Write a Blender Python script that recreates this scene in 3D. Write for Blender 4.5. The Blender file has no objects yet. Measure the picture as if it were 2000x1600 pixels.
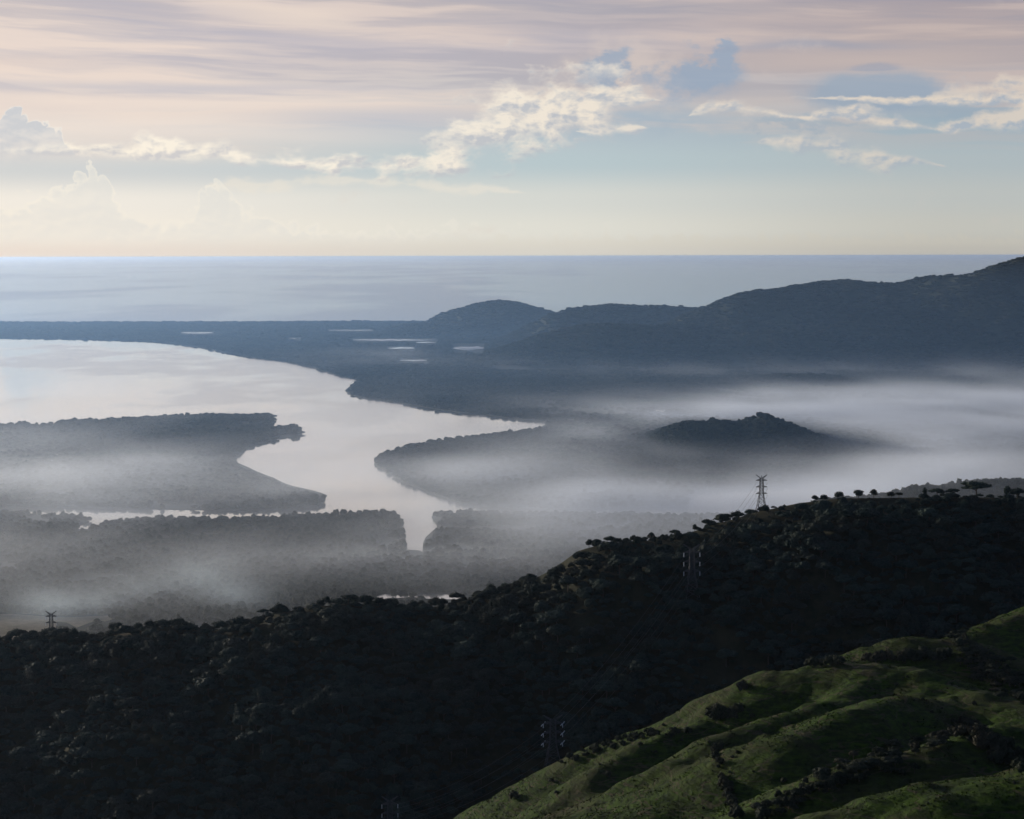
import bpy, bmesh, math, random
import numpy as np
from mathutils import Matrix, Vector

S = bpy.context.scene
COL = S.collection
R = math.radians
random.seed(7)
RNG = np.random.default_rng(11)

# ------------------------------------------------------------------ camera
CAM_H = 500.0
FPX = 2000 * 70.0 / 36.0                      # focal length in pixels of the 2000 px wide photograph
PITCH = math.atan((800 - 500.0) / FPX)
ROLL = math.atan(4.5 / 2000)
fwd = Vector((0, math.cos(PITCH), -math.sin(PITCH)))
up0 = Vector((0, math.sin(PITCH), math.cos(PITCH)))
rt0 = Vector((1, 0, 0))
up = up0 * math.cos(ROLL) + rt0 * math.sin(ROLL)
rt = rt0 * math.cos(ROLL) - up0 * math.sin(ROLL)
cam_d = bpy.data.cameras.new('camera')
cam_d.sensor_width = 36.0
cam_d.lens = 70.0
cam_d.clip_start = 1.0
cam_d.clip_end = 900000.0
cam = bpy.data.objects.new('camera', cam_d)
COL.objects.link(cam)
cam.matrix_world = Matrix(((rt.x, up.x, -fwd.x, 0), (rt.y, up.y, -fwd.y, 0), (rt.z, up.z, -fwd.z, CAM_H), (0, 0, 0, 1)))
S.camera = cam
F_, U_, R_ = np.array(fwd), np.array(up), np.array(rt)

# ------------------------------------------------------------------ exposure and render settings
SUN_AZ, SUN_EL = R(-47), R(7.5)                # left of the view axis (+Y), low
VALLEY_K = 5.6e-5
HAZE_K = 0.65e-5                              # density of the even haze
MIST_K = 0.0020                              # density scale of the valley mist
S.view_settings.view_transform = 'Standard'
S.view_settings.look = 'None'
S.view_settings.exposure = 0.0
S.view_settings.gamma = 1.0
S.view_settings.use_curve_mapping = False
S.render.engine = 'CYCLES'
cy = S.cycles
cy.max_bounces = 5
cy.diffuse_bounces = 2
cy.glossy_bounces = 2
cy.transmission_bounces = 2
cy.transparent_max_bounces = 6
cy.volume_bounces = 2
cy.volume_step_rate = 2.5
cy.volume_max_steps = 256
cy.use_adaptive_sampling = True
cy.adaptive_threshold = 0.02
cy.use_denoising = True
try:
    cy.denoiser = 'OPENIMAGEDENOISE'
except Exception:
    pass


def lin(r, g, b, k=1.0):
    f = lambda c: (c / 255 / 12.92) if c / 255 <= 0.04045 else ((c / 255 + 0.055) / 1.055) ** 2.4
    return (f(r) * k, f(g) * k, f(b) * k, 1.0)


# ------------------------------------------------------------------ node helper: python expressions to Math nodes
class NX:
    def __init__(self, tree):
        self.t = tree

    def node(self, kind, **kw):
        n = self.t.nodes.new(kind)
        for k, v in kw.items():
            setattr(n, k, v)
        return n

    def link(self, a, b):
        self.t.links.new(a, b)

    def m(self, op, *args, clamp=False):
        n = self.t.nodes.new('ShaderNodeMath')
        n.operation = op
        n.use_clamp = clamp
        for i, a in enumerate(args):
            if isinstance(a, E):
                self.link(a.s, n.inputs[i])
            else:
                n.inputs[i].default_value = float(a)
        return E(self, n.outputs[0])

    def smooth(self, x, a, b):
        n = self.t.nodes.new('ShaderNodeMapRange')
        n.interpolation_type = 'SMOOTHSTEP'
        self.link(x.s, n.inputs['Value'])
        n.inputs['From Min'].default_value = a
        n.inputs['From Max'].default_value = b
        return E(self, n.outputs['Result'])

    def vec(self, x, y, z=0.0):
        n = self.t.nodes.new('ShaderNodeCombineXYZ')
        for i, a in enumerate((x, y, z)):
            if isinstance(a, E):
                self.link(a.s, n.inputs[i])
            else:
                n.inputs[i].default_value = a
        return n.outputs[0]

    def noise(self, v, scale=1.0, detail=4.0, rough=0.5, dim='2D', dist=0.0):
        n = self.t.nodes.new('ShaderNodeTexNoise')
        n.noise_dimensions = dim
        self.link(v, n.inputs['Vector'])
        n.inputs['Scale'].default_value = scale
        n.inputs['Detail'].default_value = detail
        n.inputs['Roughness'].default_value = rough
        n.inputs['Distortion'].default_value = dist
        return E(self, n.outputs[0])

    def mix(self, f, a, b):
        n = self.t.nodes.new('ShaderNodeMix')
        n.data_type = 'RGBA'
        n.clamp_factor = True
        if isinstance(f, E):
            self.link(f.s, n.inputs[0])
        else:
            n.inputs[0].default_value = f
        for i, c in ((6, a), (7, b)):
            if isinstance(c, tuple):
                n.inputs[i].default_value = c
            else:
                self.link(c, n.inputs[i])
        return n.outputs[2]

    def ramp(self, x, stops):
        n = self.t.nodes.new('ShaderNodeValToRGB')
        cr = n.color_ramp
        cr.interpolation = 'B_SPLINE' if len(stops) > 4 else 'EASE'
        cr.interpolation = 'EASE'
        while len(cr.elements) < len(stops):
            cr.elements.new(0.5)
        for e, (p, c) in zip(cr.elements, stops):
            e.position = p
            e.color = c
        self.link(x.s, n.inputs[0])
        return n.outputs[0]

    def curve(self, x, pts, x0, x1, y0, y1):
        """piecewise curve y(x) through pts, by a Float Curve node"""
        n = self.t.nodes.new('ShaderNodeFloatCurve')
        c = n.mapping.curves[0]
        P = [((px - x0) / (x1 - x0), (py - y0) / (y1 - y0)) for px, py in pts]
        while len(c.points) < len(P):
            c.points.new(0.5, 0.5)
        for q, (a, b) in zip(c.points, P):
            q.location = (a, b)
            q.handle_type = 'AUTO'
        n.mapping.update()
        self.link(((x - x0) * (1.0 / (x1 - x0))).s, n.inputs['Value'])
        return E(self, n.outputs[0]) * (y1 - y0) + y0


class E:
    def __init__(self, nx, s):
        self.n, self.s = nx, s

    def __add__(self, o): return self.n.m('ADD', self, o)
    __radd__ = __add__
    def __mul__(self, o): return self.n.m('MULTIPLY', self, o)
    __rmul__ = __mul__
    def __sub__(self, o): return self.n.m('SUBTRACT', self, o)
    def __rsub__(self, o): return self.n.m('SUBTRACT', o, self)
    def __truediv__(self, o): return self.n.m('DIVIDE', self, o)
    def exp(self): return self.n.m('EXPONENT', self)
    def clamp(self): return self.n.m('ADD', self, 0.0, clamp=True)
    def max(self, o): return self.n.m('MAXIMUM', self, o)
    def min(self, o): return self.n.m('MINIMUM', self, o)
    def abs(self): return self.n.m('ABSOLUTE', self)


# ------------------------------------------------------------------ world: Nishita sky under a deck of morning cloud
W = bpy.data.worlds.new('World')
S.world = W
W.use_nodes = True
wt = W.node_tree
wt.nodes.clear()
nx = NX(wt)
tc = nx.node('ShaderNodeTexCoord')
sp = nx.node('ShaderNodeSeparateXYZ')
nx.link(tc.outputs['Generated'], sp.inputs[0])
X, Y, Z = (E(nx, sp.outputs[i]) for i in range(3))
sky = nx.node('ShaderNodeTexSky', sky_type='NISHITA', sun_disc=False, sun_elevation=SUN_EL,
              sun_rotation=SUN_AZ, altitude=500, air_density=1.0, dust_density=2.0, ozone_density=1.0)
SKY_STRENGTH = 0.1
KS = 1.0 / SKY_STRENGTH

az = nx.m('ARCTAN2', X, Y)
el = nx.m('ARCSINE', Z)
DEG = FPX * math.pi / 180
U = az * FPX + 1000.0                       # one unit = 1/68 degree of azimuth, 1000 is due +Y
V = 500.0 - el * FPX                        # 500 is the horizon, smaller is higher


def g2(u0, v0, su, sv, amp=1.0, u=None, v=None):
    a = ((u or U) - u0) * (1.0 / su)
    b = ((v or V) - v0) * (1.0 / sv)
    q = (a * a + b * b) * -1.0
    e = q.exp()
    return e if amp == 1.0 else e * amp


def C(r, g, b):
    return lin(r, g, b, KS)


# clear air between and under the clouds: left (towards the sun), middle and right columns
vp = lambda v: max(0.0, min(1.0, (v + 300) / 850))
Vn = (V + 300.0) * (1 / 850.0)
left = nx.ramp(Vn, [(vp(-300), C(150, 146, 160)), (vp(0), C(198, 188, 192)), (vp(120), C(216, 204, 204)), (vp(210), C(232, 218, 212)), (vp(290), C(222, 216, 214)),
                    (vp(335), C(205, 211, 216)), (vp(395), C(240, 237, 231)), (vp(455), C(245, 240, 230)), (vp(490), C(236, 226, 217))])
midc = nx.ramp(Vn, [(vp(-300), C(132, 130, 146)), (vp(0), C(188, 179, 184)), (vp(100), C(202, 192, 196)), (vp(180), C(202, 197, 200)), (vp(250), C(176, 191, 204)),
                    (vp(320), C(184, 202, 210)), (vp(390), C(216, 220, 217)), (vp(450), C(228, 228, 220)), (vp(490), C(220, 217, 208))])
right = nx.ramp(Vn, [(vp(-300), C(118, 116, 132)), (vp(0), C(168, 158, 166)), (vp(110), C(182, 168, 170)), (vp(190), C(178, 178, 188)), (vp(250), C(160, 178, 192)),
                     (vp(320), C(176, 189, 196)), (vp(390), C(190, 196, 196)), (vp(450), C(198, 199, 193)), (vp(490), C(192, 190, 183))])
base = nx.mix(nx.smooth(U, 150, 1100), left, midc)
base = nx.mix(nx.smooth(U, 1000, 1900), base, right)

# high streaky cloud deck
wob = nx.noise(nx.vec(U * (1 / 800.), V * (1 / 300.)), 1, 3, 0.5)
tilt = V - (U - 1000.0) * 0.03 + (wob - 0.5) * 60.0
n1 = nx.noise(nx.vec(U * (1 / 760.), tilt * (1 / 44.)), 1, 5, 0.54)
n2 = nx.noise(nx.vec(U * (1 / 1300.) + 7.3, tilt * (1 / 90.) + 3.0), 1, 5, 0.55)
n3 = nx.noise(nx.vec(U * (1 / 230.) + 1.7, tilt * (1 / 15.)), 1, 5, 0.6)
streak = nx.smooth(n1 * 0.46 + n2 * 0.47 + n3 * 0.07, 0.40, 0.61)
deckL = nx.smooth(V, 330, 200)
warm = nx.mix(nx.smooth(U, 300, 1900), C(244, 224, 212), C(208, 189, 183))
cool = nx.mix(nx.smooth(U, 300, 1700), C(174, 174, 192), C(150, 150, 167))
base = nx.mix(deckL * nx.smooth(streak, 0.5, 1.0) * 0.62, base, warm)
base = nx.mix(nx.smooth(V, 270, 150) * nx.smooth(streak, 0.55, 0.0) * 0.56, base, cool)
sv = (n1 - 0.5) * 44.0 + (n3 - 0.5) * 9.0 + V
# sweeps and bands seen in the deck
base = nx.mix(nx.smooth(g2(560, 42, 190, 20, v=sv - (U - 560.0) * 0.10) + (n3 - 0.5) * 0.5, 0.15, 1.0) * 0.85, base, C(238, 220, 208))
base = nx.mix(g2(240, 22, 300, 14, v=sv - (U - 240.0) * 0.08) * 0.5, base, C(182, 178, 192))
base = nx.mix(g2(560, 78, 220, 10, v=sv - (U - 560.0) * 0.10) * 0.55, base, C(186, 182, 196))
base = nx.mix(g2(330, 204, 620, 22, v=sv) * 0.7, base, C(242, 225, 215))
base = nx.mix(g2(-40, 132, 240, 16, v=sv) * 0.55, base, C(234, 214, 204))
base = nx.mix(g2(300, 262, 520, 22, v=sv) * 0.55, base, C(240, 228, 221))
base = nx.mix(g2(360, 178, 420, 8, v=sv) * 0.6, base, C(188, 188, 202))
base = nx.mix(g2(760, 238, 240, 20, v=sv) * 0.55, base, C(184, 190, 206))
base = nx.mix(g2(1680, 128, 420, 34, v=sv) * 0.6, base, C(210, 190, 182))
base = nx.mix(g2(1480, 60, 520, 24, v=sv) * 0.35, base, C(196, 178, 176))
base = nx.mix(g2(1480, 215, 170, 30, v=sv) * 0.6, base, C(208, 195, 190))
base = nx.mix(g2(1120, 80, 150, 26, v=sv) * 0.5, base, C(176, 172, 186))

# windows of deeper blue in the deck
fb = nx.noise(nx.vec(U * (1 / 85.), V * (1 / 48.)), 1, 6, 0.58)
fw = nx.noise(nx.vec(U * (1 / 210.) + 3.1, V * (1 / 120.)), 1, 5, 0.55)
fd0 = nx.noise(nx.vec(U * (1 / 40.), V * (1 / 26.)), 1, 5, 0.6)
du = U + (fw - 0.5) * 160.0
dv = V + (fb - 0.5) * 80.0
bsum = (g2(1185, 150, 50, 34, 1.9, u=du, v=dv) + g2(1360, 150, 92, 38, 1.8, u=du, v=dv) + g2(1375, 106, 44, 12, 0.9, u=du, v=dv)
                 + g2(1290, 200, 60, 24, 0.6, u=du, v=dv))
blue = nx.smooth(bsum * (1.0 + (fb - 0.5) * 3.0 + (fd0 - 0.5) * 2.0), 0.2, 1.35)
base = nx.mix(blue * 0.8, base, C(146, 167, 193))
lens = nx.smooth(g2(1695, 192, 125, 38, 1.5, v=V + (fb - 0.5) * 22.0, u=du), 0.25, 0.85)
base = nx.mix(lens * 0.72, base, C(146, 167, 190))
cap = nx.smooth(g2(1692, 150, 62, 16, v=V + (fb - 0.5) * 16.0) * nx.smooth(V, 156, 148), 0.3, 0.75)
base = nx.mix(cap * 0.55, base, C(150, 160, 182))
base = nx.mix(g2(1560, 103, 170, 8, v=V + (fw - 0.5) * 26.0) * 0.6, base, C(150, 158, 180))
base = nx.mix(nx.smooth(g2(1850, 226, 110, 22, v=dv) + g2(1560, 246, 140, 10, v=dv), 0.25, 0.95) * 0.5, base, C(148, 170, 190))
base = nx.mix(g2(1240, 235, 190, 22, v=dv) * 0.55, base, C(158, 178, 198))

# broken cumulus: cloud = closeness to a wandering centre line + fractal noise
wu = U + (fw - 0.5) * 60.0
fd = nx.noise(nx.vec(wu * (1 / 70.), V * (1 / 40.)), 1, 6, 0.55)
fl = nx.noise(nx.vec((wu + 6.0) * (1 / 70.), (V + 8.0) * (1 / 40.)), 1, 5, 0.53)
relief = (fl - fd) * 5.0


def bank(centre, thick, lo, hi, thr=-0.4, soft=1.15, k=3.6, below=1.25):
    vc = nx.curve(U, centre, lo, hi, 0, 500)
    th = nx.curve(U, thick, lo, hi, 0, 100) * (fw * 1.0 + 0.9)
    d = (V + (fw - 0.5) * 40.0 - vc) / th.max(0.5)
    f = (1.0 - (d.max(0.0) * below + (d.min(0.0) * -1.0))) + (fd - 0.5) * k + (fw - 0.5) * 1.7 - 0.1
    return nx.smooth(f, thr, thr + soft) * nx.smooth(th, 0.5, 5), d


bk1, d1 = bank([(0, 292), (120, 298), (200, 298), (300, 302), (400, 303), (520, 311), (620, 318), (760, 322), (840, 308), (900, 290), (960, 264), (1020, 240), (1100, 228), (1180, 206), (1230, 196), (1300, 196), (1500, 200)],
               [(0, 4), (120, 8), (180, 11), (260, 15), (380, 12), (520, 13), (610, 18), (760, 20), (840, 32), (900, 42), (960, 50), (1020, 54), (1100, 42), (1180, 34), (1240, 18), (1310, 0), (1500, 0)], 0, 1500)
tur = nx.smooth((g2(1010, 200, 32, 32) + g2(975, 236, 36, 24, 0.8) + g2(1090, 222, 44, 24, 0.7)) * (1.0 + (fd - 0.5) * 3.0), 0.3, 0.8)
bk2, d2 = bank([(1120, 264), (1180, 262), (1240, 257), (1300, 246), (1350, 224), (1400, 212), (1470, 218), (1560, 238), (1650, 236), (1760, 250), (1850, 258), (1920, 246), (2000, 232), (2100, 226)],
               [(1120, 0), (1170, 8), (1240, 7), (1275, 0), (1335, 0), (1350, 7), (1400, 13), (1460, 14), (1530, 3), (1600, 6), (1680, 12), (1760, 8), (1850, 10), (1920, 14), (2000, 26), (2100, 26)], 1100, 2150)
bk3, d3 = bank([(1480, 285), (1560, 282), (1620, 298), (1700, 316), (1780, 326), (1850, 340)], [(1470, 0), (1520, 11), (1620, 26), (1700, 17), (1780, 9), (1840, 0)], 1450, 1900, soft=1.3)
bk4, d4 = bank([(1780, 205), (1850, 196), (1920, 188), (2050, 186)], [(1780, 0), (1820, 10), (1900, 12), (1960, 12), (2050, 16)], 1760, 2060, soft=1.2)
bk5, d5 = bank([(0, 372), (400, 366), (500, 360), (620, 354), (800, 360), (900, 372), (1060, 378)], [(0, 0), (380, 0), (500, 12), (700, 9), (840, 12), (960, 6), (1060, 0)], 0, 1100, soft=1.3)
cum = bk1.max(tur)
lit = nx.mix(nx.smooth(U, 500, 1900), C(255, 246, 232), C(230, 216, 202))
shade = nx.mix(nx.smooth(U, 300, 1800), C(206, 206, 211), C(172, 182, 196))
cloudcol = nx.mix((relief - d1.max(-1.5).min(1.5) * 0.22 + 0.66).clamp(), shade, lit)
cloud2 = nx.mix((relief - d2.max(-1.5).min(1.5) * 0.16 + 0.66).clamp(), shade, lit)
# warm thin veil round the big centre cloud
veil = nx.smooth(g2(1080, 214, 150, 50) + g2(1240, 130, 150, 55, 0.9) + g2(1270, 175, 60, 40, 0.7) + (fw - 0.5) * 1.3 + (fd - 0.5) * 1.2, 0.2, 1.1)
base = nx.mix(veil * 0.62 * (1.0 - blue * 0.8), base, C(222, 206, 198))
base = nx.mix(bk5 * 0.5, base, C(240, 233, 221))
base = nx.mix(cum * 0.92, base, cloudcol)
base = nx.mix(bk2 * 0.8, base, cloud2)
base = nx.mix(bk3 * 0.62, base, cloud2)
base = nx.mix(bk4 * 0.62, base, cloud2)

# distant towers of cumulus: billowing silhouettes below a skyline, grey-blue with a bright rim
p1 = nx.noise(nx.vec(U * (1 / 30.), V * (1 / 30.)), 1, 0, 0.5)
p2 = nx.noise(nx.vec(U * (1 / 12.) + 5.0, V * (1 / 12.)), 1, 1, 0.5)
puff = (p1 * 2.0 - 1.0).abs() + (p2 * 2.0 - 1.0).abs() * 0.42


def tower(top, lo, hi, foot, rimw, col, rim, amt, rough):
    vt = nx.curve(U, top, lo, hi, 0, 500)
    h = V - vt + (puff - 0.42) * rough
    inside = nx.smooth(h, -1.5, 2.5)
    fade = nx.smooth(V + (fw - 0.5) * 60.0, foot, foot - 70)
    rims = nx.smooth(h + (fd - 0.5) * rimw, rimw, 0.0)
    body = nx.mix((relief * 0.35 + 0.14).clamp(), col, rim)
    return inside * fade * amt, nx.mix(rims * 0.85, body, rim)


tA, cA = tower([(-90, 320), (-60, 285), (-30, 245), (-8, 232), (6, 262), (14, 288), (22, 280), (28, 245), (40, 224), (66, 220), (80, 236), (98, 238), (122, 244), (142, 262), (152, 284), (170, 300), (196, 318), (260, 330)],
               -100, 260, 335, 8, C(198, 204, 214), C(246, 238, 230), 0.9, 26.0)
base = nx.mix(tA, base, cA)
towers = [(-60, 420), (0, 392), (40, 400), (100, 385), (140, 362), (165, 352), (180, 338), (205, 334), (228, 344), (234, 375), (250, 400), (300, 425), (350, 430), (390, 415), (400, 372), (425, 356), (455, 366), (470, 395), (500, 412), (560, 432), (700, 448), (900, 444), (1100, 455), (1400, 444), (1600, 455), (1850, 450), (2050, 455)]
tB, cB = tower(towers, -80, 2060, 505, 22, C(226, 227, 225), C(248, 243, 232), 0.6, 38.0)
base = nx.mix(tB * nx.smooth(U, 1500, 200), base, cB)
lowc = nx.smooth(V + (puff - 0.4) * 34.0, 455, 472) * nx.smooth(V, 490, 474)
base = nx.mix(lowc * nx.smooth(U, 200, 1500) * 0.35, base, nx.mix(nx.smooth(U, 300, 1900), C(240, 234, 218), C(206, 202, 190)))

# unseen sky overhead and away from the sun, made dim blue to darken foreground
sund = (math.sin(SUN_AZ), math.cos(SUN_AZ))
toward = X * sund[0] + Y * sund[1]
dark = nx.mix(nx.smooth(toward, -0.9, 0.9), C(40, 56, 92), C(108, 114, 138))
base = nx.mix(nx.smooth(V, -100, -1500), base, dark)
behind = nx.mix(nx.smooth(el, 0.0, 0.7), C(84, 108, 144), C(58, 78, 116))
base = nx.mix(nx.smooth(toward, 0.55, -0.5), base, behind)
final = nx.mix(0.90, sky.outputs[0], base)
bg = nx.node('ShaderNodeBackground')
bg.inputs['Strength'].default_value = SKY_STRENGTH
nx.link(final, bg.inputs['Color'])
wo = nx.node('ShaderNodeOutputWorld')
nx.link(bg.outputs[0], wo.inputs['Surface'])
W.cycles.sampling_method = 'MANUAL'
W.cycles.sample_map_resolution = 1024

# ------------------------------------------------------------------ sun
sl = bpy.data.lights.new('sun', 'SUN')
sl.energy = 4.5
sl.angle = R(0.6)
sl.color = (1.0, 0.88, 0.74)
so = bpy.data.objects.new('sun', sl)
COL.objects.link(so)
sdir = Vector((math.sin(SUN_AZ) * math.cos(SUN_EL), math.cos(SUN_AZ) * math.cos(SUN_EL), math.sin(SUN_EL)))
so.rotation_euler = sdir.to_track_quat('Z', 'Y').to_euler()

# ================================================================== helpers: pixels to points, noise, meshes, properties
def pdir(u, v):
    u = np.asarray(u, float); v = np.asarray(v, float)
    return F_ * FPX + np.multiply.outer(u - 1000.0, R_) + np.multiply.outer(800.0 - v, U_)


def ground(u, v, z=0.0):
    """point at height z seen at pixel (u, v) of the photograph"""
    d = pdir(u, v)
    t = (np.asarray(z, float) - CAM_H) / d[..., 2]
    p = d * t[..., None]
    p[..., 2] += CAM_H
    return p


def at(u, v, y):
    """point seen at pixel (u, v), y metres ahead"""
    d = pdir(u, v)
    p = d * (np.asarray(y, float) / d[..., 1])[..., None]
    p[..., 2] += CAM_H
    return p


def pix(p):
    p = np.asarray(p, float)
    q = p - np.array([0, 0, CAM_H])
    w = q @ F_
    return 1000 + FPX * (q @ R_) / w, 800 - FPX * (q @ U_) / w


def _hash(ix, iy, iz, seed):
    h = (ix * 374761393 + iy * 668265263 + iz * 2147483647 + seed * 144269) & 0xFFFFFFFF
    h = ((h ^ (h >> 13)) * 1274126177) & 0xFFFFFFFF
    h = (h ^ (h >> 16)) & 0xFFFFFFFF
    return h / 4294967295.0


def vnoise(x, y, z=None, seed=0):
    x = np.asarray(x, float); y = np.asarray(y, float)
    z = np.zeros_like(x) if z is None else np.asarray(z, float)
    ix, iy, iz = (np.floor(a).astype(np.int64) for a in (x, y, z))
    fx, fy, fz = x - ix, y - iy, z - iz
    s = lambda t: t * t * t * (t * (t * 6 - 15) + 10)
    fx, fy, fz = s(fx), s(fy), s(fz)
    r = 0
    for a in (0, 1):
        for b in (0, 1):
            w = (fx if a else 1 - fx) * (fy if b else 1 - fy)
            if np.any(fz):
                for c in (0, 1):
                    r = r + w * (fz if c else 1 - fz) * _hash(ix + a, iy + b, iz + c, seed)
            else:
                r = r + w * _hash(ix + a, iy + b, iz, seed)
    return r


def fbm(x, y, z=None, oct=5, seed=0, gain=0.5):
    a, t, r = 1.0, 0.0, 0.0
    for o in range(oct):
        k = 2.03 ** o
        r = r + a * (vnoise(x * k, y * k, None if z is None else z * k, seed + o * 17) - 0.5)
        t += a
        a *= gain
    return r / t * 2


def sstep(x, a, b):
    t = np.clip((x - a) / (b - a), 0, 1)
    return t * t * (3 - 2 * t)


def props(o, label=None, cat=None, group=None, kind=None):
    if label: o['label'] = label
    if cat: o['category'] = cat
    if group: o['group'] = group
    if kind: o['kind'] = kind
    return o


def mesh(name, verts, faces, mat=None, smooth=False):
    me = bpy.data.meshes.new(name)
    verts = np.asarray(verts, np.float32)
    if isinstance(faces, np.ndarray):
        n, k = faces.shape
        me.vertices.add(len(verts)); me.vertices.foreach_set('co', verts.ravel())
        me.loops.add(n * k); me.loops.foreach_set('vertex_index', faces.astype(np.int32).ravel())
        me.polygons.add(n)
        me.polygons.foreach_set('loop_start', np.arange(0, n * k, k, dtype=np.int32))
        me.update(calc_edges=True)
    else:
        me.from_pydata(verts.tolist(), [], faces)
        me.update()
    if mat: me.materials.append(mat)
    me.polygons.foreach_set('use_smooth', np.full(len(me.polygons), smooth, bool))
    return me


def link(name, me, parent=None):
    o = bpy.data.objects.new(name, me)
    COL.objects.link(o)
    if parent: o.parent = parent
    return o


def empty(name, loc, rz=0.0, sc=1.0):
    o = bpy.data.objects.new(name, None)
    COL.objects.link(o)
    o.location = loc
    o.rotation_euler = (0, 0, rz)
    o.scale = (sc, sc, sc) if np.isscalar(sc) else sc
    o.empty_display_size = 0.5
    return o


def gridfaces(nx_, ny_):
    i = np.arange(nx_ - 1)[None, :] + nx_ * np.arange(ny_ - 1)[:, None]
    i = i.ravel()
    return np.stack([i, i + 1, i + 1 + nx_, i + nx_], 1)


def inpoly(x, y, P):
    P = np.asarray(P, float)
    r = np.zeros(np.shape(x), bool)
    x0, y0 = P[-1]
    for x1, y1 in P:
        c = ((y1 > y) != (y0 > y)) & (x < (x0 - x1) * (y - y1) / ((y0 - y1) + 1e-12) + x1)
        r ^= c
        x0, y0 = x1, y1
    return r


# ------------------------------------------------------------------ materials
def material(name):
    m = bpy.data.materials.new(name)
    m.use_nodes = True
    t = m.node_tree
    b = t.nodes['Principled BSDF']
    return m, NX(t), b


def geo_pos(n):
    g = n.node('ShaderNodeNewGeometry')
    return g.outputs['Position']


def simple(name, col, rough=0.7, metal=0.0):
    m, n, b = material(name)
    n1 = n.noise(geo_pos(n), 0.6, 3, 0.5, '3D')
    c = n.mix(n1, tuple(x * 0.75 for x in col[:3]) + (1,), tuple(x * 1.25 for x in col[:3]) + (1,))
    n.link(c, b.inputs['Base Color'])
    b.inputs['Roughness'].default_value = rough
    b.inputs['Metallic'].default_value = metal
    return m


def leaf_mat(name, a, c, extra=None, patch=0.012):
    """leaves: colour varies from tree to tree, in patches over the hill and from leaf clump to leaf clump"""
    m, n, b = material(name)
    oi = n.node('ShaderNodeObjectInfo')
    rnd = E(n, oi.outputs['Random'])
    big = n.noise(geo_pos(n), patch, 3, 0.5, '3D')
    fine = n.noise(geo_pos(n), 0.35, 2, 0.5, '3D')
    col = n.mix((rnd * 0.65 + fine * 0.5 - 0.08).clamp(), a, c)
    if extra:
        col = n.mix(n.smooth(big + rnd * 0.25, 0.62, 0.82) * 0.7, col, extra)
    n.link(col, b.inputs['Base Color'])
    b.inputs['Roughness'].default_value = 0.72
    b.inputs['Specular IOR Level'].default_value = 0.05
    return m


M = {}
M['leaf'] = leaf_mat('forest_leaf', (0.008, 0.021, 0.020, 1), (0.042, 0.068, 0.054, 1), (0.026, 0.029, 0.022, 1))
M['shrub'] = leaf_mat('shrub_leaf', (0.012, 0.020, 0.013, 1), (0.036, 0.046, 0.028, 1), (0.042, 0.038, 0.026, 1), 0.02)
M['mangrove'] = leaf_mat('mangrove_leaf', (0.020, 0.032, 0.022, 1), (0.040, 0.052, 0.034, 1), (0.058, 0.062, 0.034, 1), 0.005)
M['bark'] = simple('bark', (0.045, 0.036, 0.028), 0.9)
M['pale_bark'] = simple('pale_bark', (0.14, 0.12, 0.10), 0.9)
M['steel'] = simple('galvanised_steel', (0.055, 0.06, 0.068), 0.65, 0.1)
M['insulator'] = simple('glass_insulator', (0.62, 0.68, 0.72), 0.25)
M['wire'] = simple('aluminium_wire', (0.08, 0.08, 0.085), 0.5, 0.2)


def soil_mat(name, a, c, scale):
    m, n, b = material(name)
    n1 = n.noise(geo_pos(n), scale, 6, 0.6, '3D')
    n2 = n.noise(geo_pos(n), scale * 9, 4, 0.6, '3D')
    n.link(n.mix(n.smooth(n1 * 0.6 + n2 * 0.4, 0.35, 0.65), a, c), b.inputs['Base Color'])
    b.inputs['Roughness'].default_value = 0.95
    b.inputs['Specular IOR Level'].default_value = 0.1
    return m


M['plain'] = soil_mat('plain_soil', (0.022, 0.032, 0.022, 1), (0.042, 0.05, 0.034, 1), 0.004)
M['hillsoil'] = soil_mat('forest_floor', (0.014, 0.02, 0.010, 1), (0.035, 0.034, 0.018, 1), 0.02)
M['mountain'] = soil_mat('mountain_forest', (0.018, 0.030, 0.018, 1), (0.045, 0.052, 0.030, 1), 0.004)
M['field'] = soil_mat('dry_field', (0.16, 0.14, 0.09, 1), (0.27, 0.23, 0.16, 1), 0.02)


def grass_mat():
    """pasture: patchy sward with little contour terraces trodden by cattle"""
    m, n, b = material('pasture_grass')
    g = n.node('ShaderNodeNewGeometry')
    p = g.outputs['Position']
    sep = n.node('ShaderNodeSeparateXYZ')
    n.link(p, sep.inputs[0])
    x, y, z = (E(n, sep.outputs[i]) for i in range(3))
    n1 = n.noise(p, 0.011, 5, 0.6, '3D')
    n2 = n.noise(p, 0.22, 5, 0.65, '3D')
    n3 = n.noise(p, 0.05, 3, 0.5, '3D')
    ter = n.noise(n.vec(x * 0.06, y * 0.06, z * 0.75), 1, 4, 0.6, '3D')
    c = n.mix(n.smooth(n2 * 0.6 + ter * 0.4, 0.38, 0.62), (0.009, 0.020, 0.004, 1), (0.034, 0.066, 0.006, 1))
    c = n.mix(n.smooth(n1 * 0.7 + n3 * 0.3, 0.44, 0.62) * 0.6, c, (0.034, 0.034, 0.014, 1))
    trk = n.noise(n.vec(x * 0.022, y * 0.022, z * 0.16), 1, 3, 0.5, '3D')
    c = n.mix(n.smooth((trk - 0.5).abs(), 0.014, 0.004) * 0.7, c, (0.060, 0.050, 0.032, 1))
    n.link(c, b.inputs['Base Color'])
    b.inputs['Roughness'].default_value = 0.85
    b.inputs['Specular IOR Level'].default_value = 0.05
    bp = n.node('ShaderNodeBump')
    bp.inputs['Strength'].default_value = 1.0
    bp.inputs['Distance'].default_value = 1.0
    n.link((n2 * 1.2 + n3 + ter * 1.6).s, bp.inputs['Height'])
    n.link(bp.outputs[0], b.inputs['Normal'])
    return m


M['grass'] = grass_mat()


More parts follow.
